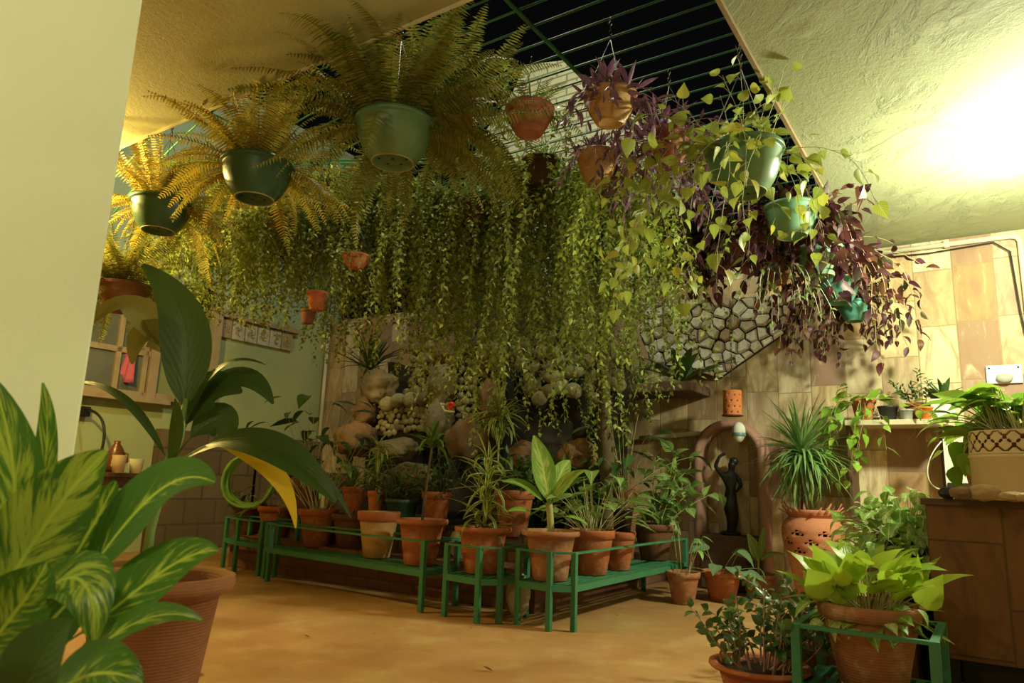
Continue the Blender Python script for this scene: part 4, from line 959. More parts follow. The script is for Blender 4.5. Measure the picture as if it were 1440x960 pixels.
ft = thing('rock_fountain', 'stone fountain wall of river pebbles, slate layers and boulders behind the potted plants', 'fountain', tuple(W(4.2, 3.6, .55)))
F0 = np.array(ft.location)
rng = np.random.default_rng(3)
# rough dark backing
m = MB(); NV, NZ = 60, 46; V = []
for i in range(NV+1):
    for j in range(NZ+1):
        v = 1.95+3.35*i/NV; hmax = 2.3 + 1.15*math.exp(-((v-3.5)/.62)**2) + .12*noise.noise(Vector((v*2, 3, 1))); z = .55 + (hmax-.55)*j/NZ
        du = .10*noise.noise(Vector((v*2.2, z*2.2, 4))) + .05*noise.noise(Vector((v*7, z*7, 1))); V.append(W(4.05+du - .25*(1-j/NZ), v, z)-F0)
Q = [(i*(NZ+1)+j, i*(NZ+1)+j+1, (i+1)*(NZ+1)+j+1, (i+1)*(NZ+1)+j) for i in range(NV) for j in range(NZ)]
m.add(V, Q); m.build('backing', M['mortar'], ft)
def pebble_field(name, poly, u, r, mat, sub=1, jit=.25, fl=.55):
    """pebbles packed over an outline drawn on the plane u"""
    A = np.array([UV(PX(x, y, u))[1:] for x, y in poly]); m = MB(); lo, hi = A.min(0), A.max(0); cnt = 0
    def inside(p):
        c = False
        for i in range(len(A)):
            a, b = A[i], A[i-1]
            if (a[1] > p[1]) != (b[1] > p[1]) and p[0] < (b[0]-a[0])*(p[1]-a[1])/(b[1]-a[1])+a[0]: c = not c
        return c
    z = lo[1]; row = 0
    while z < hi[1]:
        v = lo[0] + (row % 2)*r
        while v < hi[0]:
            p = (v+rng.normal(0, jit*r), z+rng.normal(0, jit*r))
            if inside(p):
                s = r*rng.uniform(.75, 1.15); pebble(m, rng, W(u, p[0], p[1])-F0, (s*fl, s*rng.uniform(.9, 1.3), s*rng.uniform(.8, 1.05)), sub)
            v += 1.85*r
        z += 1.55*r; row += 1
    return m.build(name, mat, ft)
pebble_field('basin_cladding', [(527, 571), (600, 568), (600, 608), (530, 610)], 3.62, .042, M['pebble'], 2)
m = MB(); a, b = UV(PX(524, 575, 3.7)), UV(PX(602, 575, 3.7)); slab_uv(m, 3.64, 4.05, b[1], a[1], .56, a[2]); o = m.build('basin', M['mortar'], ft, False); o.data.transform(Matrix.Translation(-Vector(F0)))
pebble_field('cobble_cladding', [(590, 470), (662, 462), (668, 520), (600, 565), (560, 560), (575, 505)], 3.78, .082, M['pebble'], 2, .18, .6)
pebble_field('column_cladding', [(648, 505), (694, 515), (700, 600), (640, 605)], 3.70, .048, M['pebble'], 2)
pebble_field('shaded_cladding', [(725, 470), (865, 470), (880, 560), (730, 560)], 3.78, .085, M['pebble'], 2, .3)
m = MB()
for k, (x, y) in enumerate([(560, 563), (578, 562), (598, 561), (545, 568)]): pebble(m, rng, PX(x, y, 3.60)-F0, (.09, .10, .085), 3)
m.build('coping_stones', M['pebble'], ft)
for k, (x, y, u, r, mt) in enumerate([(532, 545, 3.6, (.16, .26, .19), 'boulder'), (514, 578, 3.55, (.15, .15, .17), 'boulder_red'), (622, 540, 3.55, (.16, .15, .27), 'boulder'), (628, 500, 3.6, (.16, .17, .22), 'boulder_red'), (618, 590, 3.5, (.16, .14, .24), 'boulder'), (657, 618, 3.4, (.2, .22, .22), 'boulder_red'), (692, 500, 3.6, (.14, .17, .15), 'boulder'), (628, 450, 3.75, (.12, .14, .22), 'boulder_red'),
        (560, 632, 3.35, (.2, .28, .12), 'boulder'), (500, 618, 3.3, (.2, .24, .2), 'boulder_red'), (740, 640, 3.3, (.16, .16, .14), 'boulder_red'), (812, 640, 3.4, (.16, .18, .14), 'boulder_red'), (690, 560, 3.62, (.12, .12, .22), 'boulder_red'), (580, 670, 3.05, (.16, .28, .14), 'boulder')]):
    m = MB(); rock(m, PX(x, y, u)-F0, r, k+2, 4); m.build('boulder', M[mt], ft)
# thin slate layers of the upright column
m = MB(); a = UV(PX(648, 400, 3.7)); b = UV(PX(704, 400, 3.7)); zt = UV(PX(680, 318, 3.7))[2]; zb = UV(PX(680, 490, 3.7))[2]; z = zb
while z < zt:
    h = rng.uniform(.018, .034); v = b[1]
    while v < a[1]:
        w = rng.uniform(.10, .28); d = rng.uniform(.0, .06); m.box(W(3.80-d/2, min(v+w/2, a[1]), z+h/2)-F0, (.16+d, w*.98, h*.9), [UX, VX*math.cos(.03)+UP*rng.normal(0, .02), UP]); v += w
    z += h
m.build('slate_layers', M['slate'], ft, False)
# red snail ornament on the fountain
sp = PX(631, 572, 3.32); k = depth(sp)/FPX
sn = thing('snail_ornament', 'small red snail ornament with yellow body on the fountain', 'ornament', tuple(sp-UP*8*k))
m = MB(); th = np.linspace(0, 4.2*PI, 60); rr = 8*k*np.exp(-.16*th); m.tube(np.stack([rr*.72*np.cos(th)+2*k, -np.linspace(0, 3*k, 60), 8*k+rr*.72*np.sin(th)], 1), rr*.52, 10); m.build('shell', M['red'], sn)
m = MB(); m.tube([(9*k, 0, 1.4*k), (0, 0, 1.6*k), (-6*k, 0, 2*k), (-8*k, 0, 6*k), (-9*k, 0, 9*k)], [1.2*k, 2.4*k, 2.2*k, 1.8*k, 1.8*k], 8); m.build('body', M['yellow_glaze'], sn)
for s_ in (-1, 1):
    m = MB(); m.lathe([(0, -1.6*k), (1.3*k, -.9*k), (1.6*k, 0), (1.3*k, .9*k), (0, 1.6*k)], 10, (-9*k+s_*1.6*k, -.8*k, 11.4*k)); m.build('eye', M['white'], sn)
# spiky dark plant growing in the fountain and others
def wild(name, label, cat, p, fn, seed):
    r = thing(name, label, cat, tuple(p)); fn(r, np.random.default_rng(seed)); return r
def w_spiky(r, g):
    m = MB(); rosette(m, g, (0, 0, 0), 40, .55, .035, (.2, 1.5), T_STR[:2]); m.build('foliage', M['dark_leaf'], r)
wild('bromeliad', 'dark spiky plant growing on the fountain above the pale boulder', 'plant', PX(520, 520, 3.6), w_spiky, 4)
def w_nest(r, g):
    m = MB()
    for k in range(15):
        a = k*2.4; e = g.uniform(.35, 1.2); l = g.uniform(.32, .52); d = sph(a, e); big_leaf(m, [UP*0, d*l*.6, d*l + UP*(-.14)*l + sph(a, 0)*l*.35], .11, UP-d*.2, n=12)
    m.build('foliage', M['dark_leaf'], r)
def w_clump(r, g):
    m = MB()
    for k in range(5): rosette(m, g, (g.normal(0, .10), g.normal(0, .10), g.uniform(0, .25)), 22, .50, .05, (.2, 1.4))
    m.build('foliage', M['dark_leaf'], r)
def w_grass(r, g):
    m = MB()
    for k in range(4): rosette(m, g, (g.normal(0, .12), g.normal(0, .12), 0), 26, .42, .022, (.2, 1.4)); 
    m.build('foliage', M['spider_green'], r)
m = MB(); a = UV(onu(860, 548, 4.75)); b = UV(onu(992, 548, 4.75)); slab(m, 4.35, 4.92, b[1], a[1], a[2]-.10, a[2]); tag(m.build('stone_ledge', M['plinth'], smooth=False, bevel=.015), 'rough stone ledge under the bird-nest fern', 'ledge')
zl = a[2]+.003
wild('birds_nest_fern', 'dark broad-leaved bird-nest fern below the pale rubble stones', 'plant', W(4.46, UV(onu(958, 548, 4.46))[1], zl), w_nest, 8)
wild('ledge_fern', 'tuft of arching green leaves on the stone ledge beside the bird-nest fern', 'plant', W(4.52, UV(onu(893, 548, 4.52))[1], zl), w_grass, 9)
wild('shade_plant', 'dark strap-leaved clump growing at the foot of the fountain beside the trunk', 'plant', W(3.15, UV(onu(812, 600, 3.15))[1], .56), w_clump, 12)
wild('shade_plant', 'dark leafy clump growing under the longest vine curtain', 'plant', W(3.25, UV(onu(758, 600, 3.25))[1], .56), w_clump, 13)
for x, y, u, rr, lab in ((650, 716, 2.5, (.09, .10, .13), 'squared cream stone behind the striped plant on the corner stand'), (731, 775, 2.1, (.08, .09, .16), 'pale standing stone in the gap between the two stands')):
    c = onu(x, y, u); m = MB(); rock(m, np.zeros(3), rr, int(x) % 7, 4, .14, 1.2); o = m.build('cream_stone', M['cream_stone']); zb = .30 if u > 2.3 else 0; o.location = (c[0], c[1], zb+rr[2]*.93) if u > 2.3 else (c[0], c[1], rr[2]*.93); tag(o, lab, 'stone')
tb = on(852, 755, .3); tb = W(3.3, UV(PX(850, 650, 3.3))[1], .31)
tr = thing('mossy_trunk', 'mossy upright trunk standing in the shaded end of the bed', 'trunk', tuple(tb)); m = MB(); tk = np.linspace(0, 1, 12)
m.tube(np.stack([.02*np.sin(tk*6), .0*tk, tk*2.3], 1), .065+.012*np.sin(tk*19), 14); m.build('trunk', M['bark'], tr)

# pale rubble stones set in the tiled wall
def clip(poly, nx, ny, d):
    out = []
    for i in range(len(poly)):
        a, b = poly[i], poly[(i+1) % len(poly)]; fa, fb = a[0]*nx+a[1]*ny-d, b[0]*nx+b[1]*ny-d
        if fa <= 0: out.append(a)
        if (fa < 0) != (fb < 0): t = fa/(fa-fb); out.append((a[0]+(b[0]-a[0])*t, a[1]+(b[1]-a[1])*t))
    return out
rub = thing('rubble_panel', 'panel of pale irregular rubble stones set in dark mortar on the tiled wall', 'stonework', tuple(W(4.88, 1.4, 2.4)))
R0 = np.array(rub.location); outline = [tuple(UV(onu(x, y, 4.86))[1:]) for x, y in [(900, 470), (905, 425), (1118, 415), (1104, 468), (1052, 504), (1012, 532), (960, 518), (922, 512)]]
oc = np.mean(outline, 0); area = sum(outline[i-1][0]*outline[i][1]-outline[i][0]*outline[i-1][1] for i in range(len(outline)))
if area < 0: outline = outline[::-1]
A = np.array(outline); pts = []
for tries in range(4000):
    p = A.min(0)+(A.max(0)-A.min(0))*rng.uniform(0, 1, 2)
    if all(np.hypot(*(p-q)) > .098 for q in pts): pts.append(p)
m = MB()
for i, p in enumerate(pts):
    poly = list(outline)
    for j, q in enumerate(pts):
        if j != i:
            d = q-p; poly = clip(poly, d[0], d[1], d@((p+q)/2))
            if len(poly) < 3: break
    if len(poly) < 3: continue
    P = np.array(poly); c = P.mean(0)
    if np.abs(np.diff(P, axis=0)).max() < .03: continue
    n = len(P); dz = rng.uniform(.06, .12); V = []
    for f, u in ((.86, 0), (.90, dz*.6), (.66, dz)):
        for q in P: V.append(W(4.90-u-.01, *(c+(q-c)*f))-R0)
    V.append(W(4.90-dz*1.08, *c)-R0)
    m.add(V, [(k*n+a, k*n+(a+1) % n, (k+1)*n+(a+1) % n, (k+1)*n+a) for k in range(2) for a in range(n)], [(2*n+a, 2*n+(a+1) % n, 3*n) for a in range(n)])
m.build('rubble_cladding', M['crazy'], rub, False)
m = MB(); n = len(outline); m.add([W(4.85, *q)-R0 for q in outline]+[W(4.905, *q)-R0 for q in outline], [(a, (a+1) % n, n+(a+1) % n, n+a) for a in range(n)], [(0, a, a+1) for a in range(1, n-1)]); m.build('mortar_bed', M['mortar'], rub, False)

# pipes
def pipe(name, label, pts, r, mat='pipe'):
    p0 = np.array(pts[0]); root = thing(name, label, 'pipe', tuple(p0)); m = MB(); m.tube([np.array(p)-p0 for p in pts], r, 10); m.build('tube', M[mat], root); return root, p0
pr, p0 = pipe('conduit_pipe', 'cream conduit pipe along the top of the sandstone tiles, turning down at its end', [W(4.86, .25, CZ-.06), W(4.86, -1.22, CZ-.06), W(4.86, -1.27, CZ-.075), W(4.86, -1.29, CZ-.12), W(4.86, -1.29, 1.9)], .024)
for v in (-.1, -.75): m = MB(); m.box(W(4.87, v, CZ-.06)-p0, (.06, .04, .062), AX); m.build('clip', M['pipe'], pr, False)
m = MB(); m.tube([W(4.855, .0, CZ-.10)-p0, W(4.85, -.6, CZ-.125)-p0, W(4.85, -1.1, CZ-.10)-p0, W(4.85, -1.21, CZ-.2)-p0, W(4.85, -1.24, 2.5)-p0, W(4.85, -1.28, 2.1)-p0], .007, 5); m.build('cable', M['black'], pr)
pipe('water_pipe', 'cream water pipe running low along the tiles into the arched niche', [onu(900, 616, 4.84), onu(988, 609, 4.84)], .026)
pipe('corner_pipe', 'thin upright pipe in the corner beside the green left wall', [W(4.85, 7.32, 1.0), W(4.85, 7.32, 3.2)], .028)

# ------------------------------------------------------------------ shelf and what stands on it
s0, s1 = UV(onu(1190, 592, 4.55)), UV(onu(1331, 590, 4.55)); sz = s0[2]
sh = thing('wall_shelf', 'pale stone shelf with small potted plants on the tiled wall', 'shelf', tuple(W(4.7, (s0[1]+s1[1])/2, sz))); h0 = np.array(sh.location)
m = MB(); slab(m, 4.45, 4.9, s1[1], s0[1], sz-.045, sz); o = m.build('board', mat_simple('pale_stone_shelf', (.55, .48, .33), .7), sh, False, .004); o.data.transform(Matrix.Translation(-Vector(h0)))
m = MB(); slab(m, 4.72, 4.9, s1[1]+.01, s1[1]+.07, sz-.62, sz-.045); o = m.build('side_panel', M['wood'], sh, False, .004); o.data.transform(Matrix.Translation(-Vector(h0)))
m = MB(); slab(m, 4.50, 4.9, s0[1]-.03, s0[1], sz-.9, sz-.045); o = m.build('side_support', M['wood'], sh, False, .004); o.data.transform(Matrix.Translation(-Vector(h0)))
m = MB(); slab(m, 4.82, 4.9, s1[1], s0[1]-.12, sz, sz+.10); o = m.build('pebble_strip', M['crazy'], sh, False); o.data.transform(Matrix.Translation(-Vector(h0)))
m = MB()
for k in range(90): pebble(m, rng, W(4.80+rng.uniform(-.02, .03), rng.uniform(s1[1]+.02, s0[1]-.14), sz+rng.uniform(.02, .10))-h0, (.012, .016, .012), 1)
m.build('pebbles', M['crazy'], sh)
def onshelf(name, label, px, wpx, hpx, u, style, mat, plant, seed, soil=True):
    c = onu(px, 585, u); k = depth(c)/FPX; R = wpx*k/2; v = UV(c)[1]; root = thing(name, label, 'potted plant', tuple(W(u, v, sz+.001)), 'small pots on the wall shelf'); g = np.random.default_rng(seed)
    z = pot_parts(root, style, R, hpx*k, mat, g, soil)
    if plant: plant(root, g, R, z)
    return root
onshelf('shelf_pothos', 'terracotta pot with pothos trailing off the shelf end', 1215, 34, 30, 4.58, 'flower', M['terra'], lambda r, g, R, z: (P_heart(7, .95, 9, 'pothos', .10, .075, .05, (4, 7), az=np.float64(-1.9), space=.085, dome=16)(r, g, R, z), P_heart_w(r, g, R, z)), 3)
onshelf('shelf_pot', 'small black empty-looking pot on the shelf', 1249, 27, 20, 4.58, 'nursery', M['black_pot'], None, 4)
onshelf('shelf_pot', 'smallest pale grey cement pot on the shelf', 1275, 19, 15, 4.56, 'nursery', M['grey_pot'], None, 5)
onshelf('shelf_succulent', 'terracotta pot with upright feathery-stemmed dark plant on the shelf', 1292, 37, 25, 4.70, 'flower', M['terra'], P_bush(7, .34, .062, .024, 'dark_leaf', T_LAN, .35, .022, (.8, 1.5), 'cane', .006, .75), 6)
onshelf('shelf_pot', 'little bright orange plastic pot on the shelf', 1304, 25, 17, 4.52, 'nursery', M['orange'], None, 7)
c = onu(1328, 585, 4.56); k = depth(c)/FPX; root = thing('shelf_planter', 'white square planter with spiky succulent at the shelf end', 'potted plant', tuple(W(4.56, UV(c)[1], sz+.001)), 'small pots on the wall shelf')
m = MB(); m.box((0, 0, 14*k), (30*k, 30*k, 28*k), [UX, VX, UP]); m.build('pot', M['white_pot'], root, False, .006)
m = MB(); m.box((0, 0, 28*k), (26*k, 26*k, .01), [UX, VX, UP]); m.build('soil', M['soil'], root, False)
m = MB(); g = np.random.default_rng(2); rosette(m, g, (0, 0, 28*k), 12, .20, .05, (.5, 1.5), T_STR[:1]); rosette(m, g, (-.07, 0, 28*k), 8, .13, .05, (.4, 1.4), T_STR[:2]); m.build('foliage', M['dark_leaf'], root)

# switch plate and lit socket panel on the wall
p = onu(1412, 526, 4.88); k = depth(p)/FPX; sw = thing('switch_plate', 'white switch plate with round knob on the tiled wall above the pothos', 'switch', tuple(p))
m = MB(); m.box((0, 0, 0), (.02, 42*k, 26*k), AX); m.build('plate', M['white'], sw, False, .004)
m = MB(); rock(m, -UX*.03-UP*6*k-VX*0, (.03, 10*k, 7*k), 3, 3, .02); m.build('knob', M['grey_pot'], sw)
for a, b in ((17, 9), (-17, 9)): m = MB(); rock(m, -UX*.012+VX*a*k+UP*b*k, (.004, 1.5*k, 1.5*k), 1, 2, 0); m.build('screw', M['black'], sw)
p = onu(1347, 655, 4.62); k = depth(p)/FPX; so = thing('socket_panel', 'cream socket panel with black sockets beside the shelf side', 'socket', tuple(p))
m = MB(); m.box(UX*.13, (.28, 32*k, 76*k), AX); m.build('panel', M['white'], so, False, .005)
m = MB(); m.box(-UX*.03-UP*30*k, (.05, 28*k, 13*k), AX); m.build('socket_block', M['black'], so, False, .004)
m = MB(); m.tube(bez([-UX*.04-UP*30*k+VX*.05, -UX*.10-UP*45*k+VX*.22, -UX*.10-UP*5*k+VX*.30, -UX*.06+UP*34*k+VX*.10], 16), .005, 6); m.build('white_cable', M['white'], so)

# ------------------------------------------------------------------ stone-faced counter on the right
cc = UV(at(1308, 800, 3.6)); cu, cvv = cc[0], cc[1]
ct = thing('stone_counter', 'dark counter faced with brown stone slabs, standing before the shelf', 'counter', tuple(W(cu+.3, cvv-.8, 0))); c0 = np.array(ct.location)
stops = [(0, (.18, .078, .030)), (.25, (.24, .115, .045)), (.5, (.13, .052, .022)), (.75, (.21, .098, .036)), (1, (.16, .062, .026))]
m = MB(); slab_uv(m, cu, cu+.60, cvv-1.7, cvv, .20, .905); o = m.build('body', mat_tiles('counter_stone', 1, stops, (.10, .05, .025), (.10, .045, .02), (.24, .12, .05)), ct, False, .006); o.data.transform(Matrix.Translation(-Vector(c0)))
m = MB(); slab(m, cu-.02, cu+.62, cvv-1.7, cvv+.02, .905, .938); o = m.build('top', M['wood'], ct, False, .005); o.data.transform(Matrix.Translation(-Vector(c0)))
for du, dv in ((.05, -.05), (.55, -.05), (.05, -1.65), (.55, -1.65)): m = MB(); slab(m, cu+du-.04, cu+du+.04, cvv+dv-.04, cvv+dv+.04, 0, .20); o = m.build('leg', M['black'], ct, False); o.data.transform(Matrix.Translation(-Vector(c0)))
m = MB(); slab(m, cu+.10, cu+.5, cvv-1.6, cvv-.10, 0, .20); o = m.build('gap_shade', M['black'], ct, False); o.data.transform(Matrix.Translation(-Vector(c0)))  # black box added to stand in for the shade under the counter
TOP = .939
lc = at(1446, 697, 3.45); lk = depth(lc)/FPX; lr = 66*lk
lv = UV(lc); lv0 = W(cu+.30, lv[1], TOP)
lv0 = np.array([lc[0], lc[1], TOP]); lh = at(1446, 608, lc[1])[2]-TOP
lp = thing('lace_planter', 'cream metal planter with pierced lace rim and glossy pothos on the counter', 'potted plant', tuple(lv0))
def lace(i, j):
    x = j/240*2*PI*20; z = i/20*2*PI*1.5
    return 1 if (math.cos(x)*math.cos(z)+.7*math.cos(x*2)*math.cos(z*2) > .30 and 1 < i < 19) else 0
m = MB(); m.lathe([(0, .0), (lr*.97, 0), (lr, .01), (lr*1.0, lh*.60), (lr*1.025, lh*.61), (lr*1.025, lh*.645), (lr*1.0, lh*.655)], 60); m.build('body', M['cream'], lp, solid=.003)
m = MB(); m.lathe([(lr*1.005, lh*(.655+.345*i/20)) for i in range(21)], 240, skip=lace); m.build('lace_band', M['cream'], lp, solid=.003)
m = MB(); m.lathe([(lr*.9, .02), (lr*.93, lh*.95), (lr*.96, lh*.99), (lr*.9, lh*1.0), (lr*.88, lh*.9)], 40); m.build('liner_pot', M['terra_dark'], lp)
m = MB(); m.lathe([(lr*.88, lh*.9), (0, lh*.93)], 24); m.build('soil', M['soil'], lp)
g = np.random.default_rng(31); a, b = petioled(g, 110, lh*.95, lr, .24, .16, .115, T_HEART, (.45, 1.5), .004, .8, .1, (-.3, 2.75))
P_, D_ = ring_starts(g, 3, lr*.9, lh*.92, (.3, .8), .8, 2.3); a2, b2 = stems(g, P_, D_, g.uniform(.12, .24, 3), (3, 5), .05, .14, .10, T_HEART, .9, .004, pet=.05, wob=.2)
a.build('foliage', M['pothos'], lp); b.build('stems', M['vine_stem'], lp); a2.build('outer_foliage', M['pothos'], lp); b2.build('outer_stems', M['vine_stem'], lp)
bc = at(1396, 690, 3.75); k = depth(bc)/FPX; root = thing('clay_pot', 'brown clay pot standing behind the lace planter on the counter', 'pot', (bc[0], bc[1], TOP)); pot_parts(root, 'flower', 40*k, at(1366, 622, bc[1])[2]-TOP, M['terra'], g)
a, b = petioled(g, 12, at(1366, 622, bc[1])[2]-TOP, .1, .18, .12, .08, T_HEART, (.5, 1.3), .004, 1.6, .4); a.build('foliage', M['pothos'], root); b.build('stems', M['vine_stem'], root)
for i, (x, y, Y, r, lab, mt) in enumerate([(1384, 684, 3.25, (.045, .062, .038), 'rounded tan stone on the counter in front of the lace planter', 'stone_tan'), (1352, 692, 3.3, (.04, .05, .03), 'small brown stone at the counter edge', 'boulder_red'), (1425, 697, 3.12, (.04, .055, .022), 'flat tan stone under the lace planter front', 'stone_tan'), (1440, 696, 3.08, (.03, .035, .02), 'small pale stone at the picture edge of the counter', 'stone_tan'),
        (1332, 692, 3.5, (.035, .04, .028), 'dark lump of stone near the socket panel', 'black'), (1362, 680, 3.45, (.05, .06, .035), 'grey-brown stone beside the clay pot', 'boulder')]):
    c = at(x, y, Y); m = MB(); rock(m, np.zeros(3), r, i+4, 4, .15); o = m.build('counter_stone', M[mt]); o.location = (c[0], c[1], TOP+r[2]*.9); tag(o, lab, 'stone', 'stones on the counter')

# ------------------------------------------------------------------ near pots at the lower right
def nearpot(name, label, px, rim, wpx, z0, h, style, mat, plant, seed):
    zr = z0+h; c = on(px, rim, zr); R = wpx*depth(c)/FPX/2; root = thing(name, label, 'potted plant', (c[0], c[1], z0), 'potted plants by the counter'); g = np.random.default_rng(seed)
    z = pot_parts(root, style, R, h, mat, g)
    if plant: plant(root, g, R, z)
    return root
nearpot('potted_jade', 'wide terracotta bowl with glossy round-leaved jade bush on open floor', 1068, 932, 136, 0, .20, 'flared', M['terra'], P_bush(30, .36, .062, .042, 'jade', T_OV, .3, .030, (.7, 1.5), 'purple_stem', .005), 41)
nearpot('potted_jade', 'terracotta pot with darker jade bush squeezed behind the bowl and the lime pothos', 1142, 905, 100, 0, .22, 'flower', M['terra_dark'], P_bush(34, .46, .055, .036, 'jade', T_OV, .3, .028, (.7, 1.5), 'purple_stem', .005), 42)
lp2 = nearpot('potted_lime_pothos', 'big brown terracotta pot of large lime-yellow leaves in a green stand', 1222, 847, 138, .18, .32, 'flower', M['terra_old'], lambda r, g, R, z: (P_petiole(72, .21, .150, .115, 'lime', T_HEART[:2], (.65, 1.5), .5, -1.3)(r, g, R, z), [x.build('under_'+nm, M['marble'] if nm == 'foliage' else M['vine_stem'], r) for x, nm in zip(petioled(g, 50, z, R, .15, .10, .07, T_HEART, (.2, 1.1), .003, 1.2, .5), ('foliage', 'stems'))]), 43)
q = UV(np.array(lp2.location)); r_ = .245
stand('pot_stand', 'small green iron stand holding the big lime-leaved pot', [(q[0]-r_, q[1]-r_), (q[0]+r_, q[1]-r_), (q[0]+r_, q[1]+r_), (q[0]-r_, q[1]+r_)], .175, .42, None, 'green iron plant stands')
bp = at(1276, 748, 4.0); k = depth(bp)/FPX; root = thing('black_planter', 'tall black planter of white-marbled bushy leaves behind the counter corner', 'potted plant', (bp[0], bp[1], 0), 'potted plants by the counter'); g = np.random.default_rng(44)
hh = bp[2]; m = MB(); R = 40*k; m.lathe([(0, 0), (R*.75, 0), (R*.78, .02), (R*.98, hh*.93), (R*1.04, hh*.94), (R*1.04, hh), (R*.97, hh), (R*.95, hh*.93)], 36); m.build('pot', M['black_pot'], root); m = MB(); m.lathe([(R*.95, hh*.94), (0, hh*.96)], 24); m.build('soil', M['soil'], root)
a, b = petioled(g, 150, hh*.95, R*1.5, .27, .10, .075, T_HEART, (.3, 1.5), .003, 1.0, 1.1); a.build('foliage', M['marble'], root); b.build('stems', M['cane'], root)
a, b = petioled(g, 110, hh*.95, R*1.5, .25, .09, .07, T_HEART, (.2, 1.5), .003, 1.0, -.7); a.build('upright_foliage', M['marble'], root); b.build('upright_stems', M['cane'], root)
nearpot('potted_marbled_pothos', 'dim clay pot of marbled leaves between the black planter and lime pothos', 1245, 790, 70, .30, .30, 'flower', M['terra_dark'], P_petiole(36, .22, .10, .07, 'marble', T_HEART, (.2, 1.4), 1.2, .7), 45)
q2 = bpy.data.objects['potted_marbled_pothos'].location; m = MB(); m.box((q2[0], q2[1], .149), (.26, .26, .298), AX); tag(m.build('wooden_block', M['wood'], smooth=False, bevel=.01), 'dark wooden block under the dim clay pot of marbled leaves', 'block')

# ------------------------------------------------------------------ left wall: window, frieze, table
wn = bpy.data.objects.new('window_1', None); COL.objects.link(wn); w0 = W(2.2, 7.4, 2.3); wn.location = w0; struct(wn)
def lw(name, mat, u0, u1, z0, z1, v0, v1): m = MB(); slab(m, u0, u1, v0, v1, z0, z1); o = m.build(name, mat, wn, False, .004); o.data.transform(Matrix.Translation(-Vector(w0))); return o
lw('window_sill', M['frame_wood'], 1.1, 2.42, 1.70, 1.76, 7.22, 7.42)
for u in (1.30, 2.20, 2.98): lw('window_post', M['frame_wood'], u-.055, u+.055, 1.76, 3.0, 7.28, 7.40)
lw('window_head', M['frame_wood'], 1.2, 3.05, 2.98, 3.06, 7.28, 7.40)
for z in (1.79, 2.28, 2.94): lw('sash_rail', M['frame_wood'], 1.34, 2.15, z-.03, z+.035, 7.31, 7.37)
for u in (1.40, 1.78, 2.10): lw('sash_stile', M['frame_wood'], u-.03, u+.03, 1.78, 2.96, 7.31, 7.37)
lw('window_pane', mat_simple('grey_glass', (.14, .15, .13), .12, .3, 2, .02, 0, .6), 1.36, 2.13, 1.78, 2.96, 7.345, 7.352)
lw('window_curtain', mat_simple('white_net', (.55, .54, .50), .9, .15, 3), 1.80, 2.10, 2.05, 2.9, 7.385, 7.395)
for z in (1.79, 2.94): lw('shutter_rail', M['frame_wood'], 2.26, 2.93, z-.04, z+.04, 7.30, 7.37)
lw('shutter_panel', mat_simple('olive_panel', (.24, .27, .13), .35, .15, 3), 2.26, 2.93, 1.8, 2.95, 7.335, 7.345)
pc = onv(181, 508, 7.30); k = depth(pc)/FPX; m = MB(); V = []
for i in range(9):
    for j in range(13):
        t = i/8; s = j/12; wd = (8+26*t)*k; V.append((-(10*t-4)*k + (s-.5)*wd, .02*math.sin(s*16)*(.3+t), (26-56*t)*k))
m.add(V, [(i*13+j, i*13+j+1, (i+1)*13+j+1, (i+1)*13+j) for i in range(8) for j in range(12)]); o = m.build('pink_cloth', M['pink_cloth'], solid=.004); o.location = pc; tag(o, 'pink folded cloth hanging at the wooden window', 'cloth')
fz = thing('carved_frieze', 'row of pale carved square blocks beside the window top', 'frieze', tuple(W(3.55, 7.37, 2.77))); z0 = np.array(fz.location)
for i in range(6):
    u = 3.13+.2*i; m = MB(); m.box(W(u, 7.375, 2.80)-z0, (.185, .05, .25), AX); o = m.build('carved_block', M['frame_wood'] if i in (0, 5) else mat_simple('carved_white_block', (.50, .47, .36), .8, .5, 26, .8), fz, False, .006)
    m = MB(); rng2 = np.random.default_rng(i)
    for q in range(5):
        a = rng2.uniform(0, 6); P = [W(u+.06*math.cos(a+s)*s/2, 7.345, 2.80+.08*math.sin(a+s)*s/2)-z0 for s in np.linspace(.2, 2, 8)]; m.tube(P, .007, 5)
    m.build('relief', M['frame_wood'], fz)
m = MB(); slab(m, 3.0, 4.3, 7.30, 7.4, 2.94, 3.0); o = m.build('cornice', M['frame_wood'], fz, False); o.data.transform(Matrix.Translation(-Vector(z0)))
tq = at(160, 664, 6.3); tz = tq[2]
tb = thing('side_table', 'small dark wooden table with cups by the left wall', 'table', (tq[0]-.12, tq[1]+.18, 0)); tl = np.array(tb.location)
m = MB(); m.box((0, 0, tz-.02), (.86, .5, .035), [VX, UX, UP]); m.build('tabletop', M['wood'], tb, False, .004)
m = MB(); m.box((0, 0, tz-.085), (.78, .42, .09), [VX, UX, UP]); m.build('apron', M['wood'], tb, False)
for sx in (-1, 1):
    for sy in (-1, 1): m = MB(); m.box(VX*sx*.37+UX*sy*.19+UP*(tz-.04)/2, (.05, .05, tz-.04), [VX, UX, UP]); m.build('leg', M['wood'], tb, False)
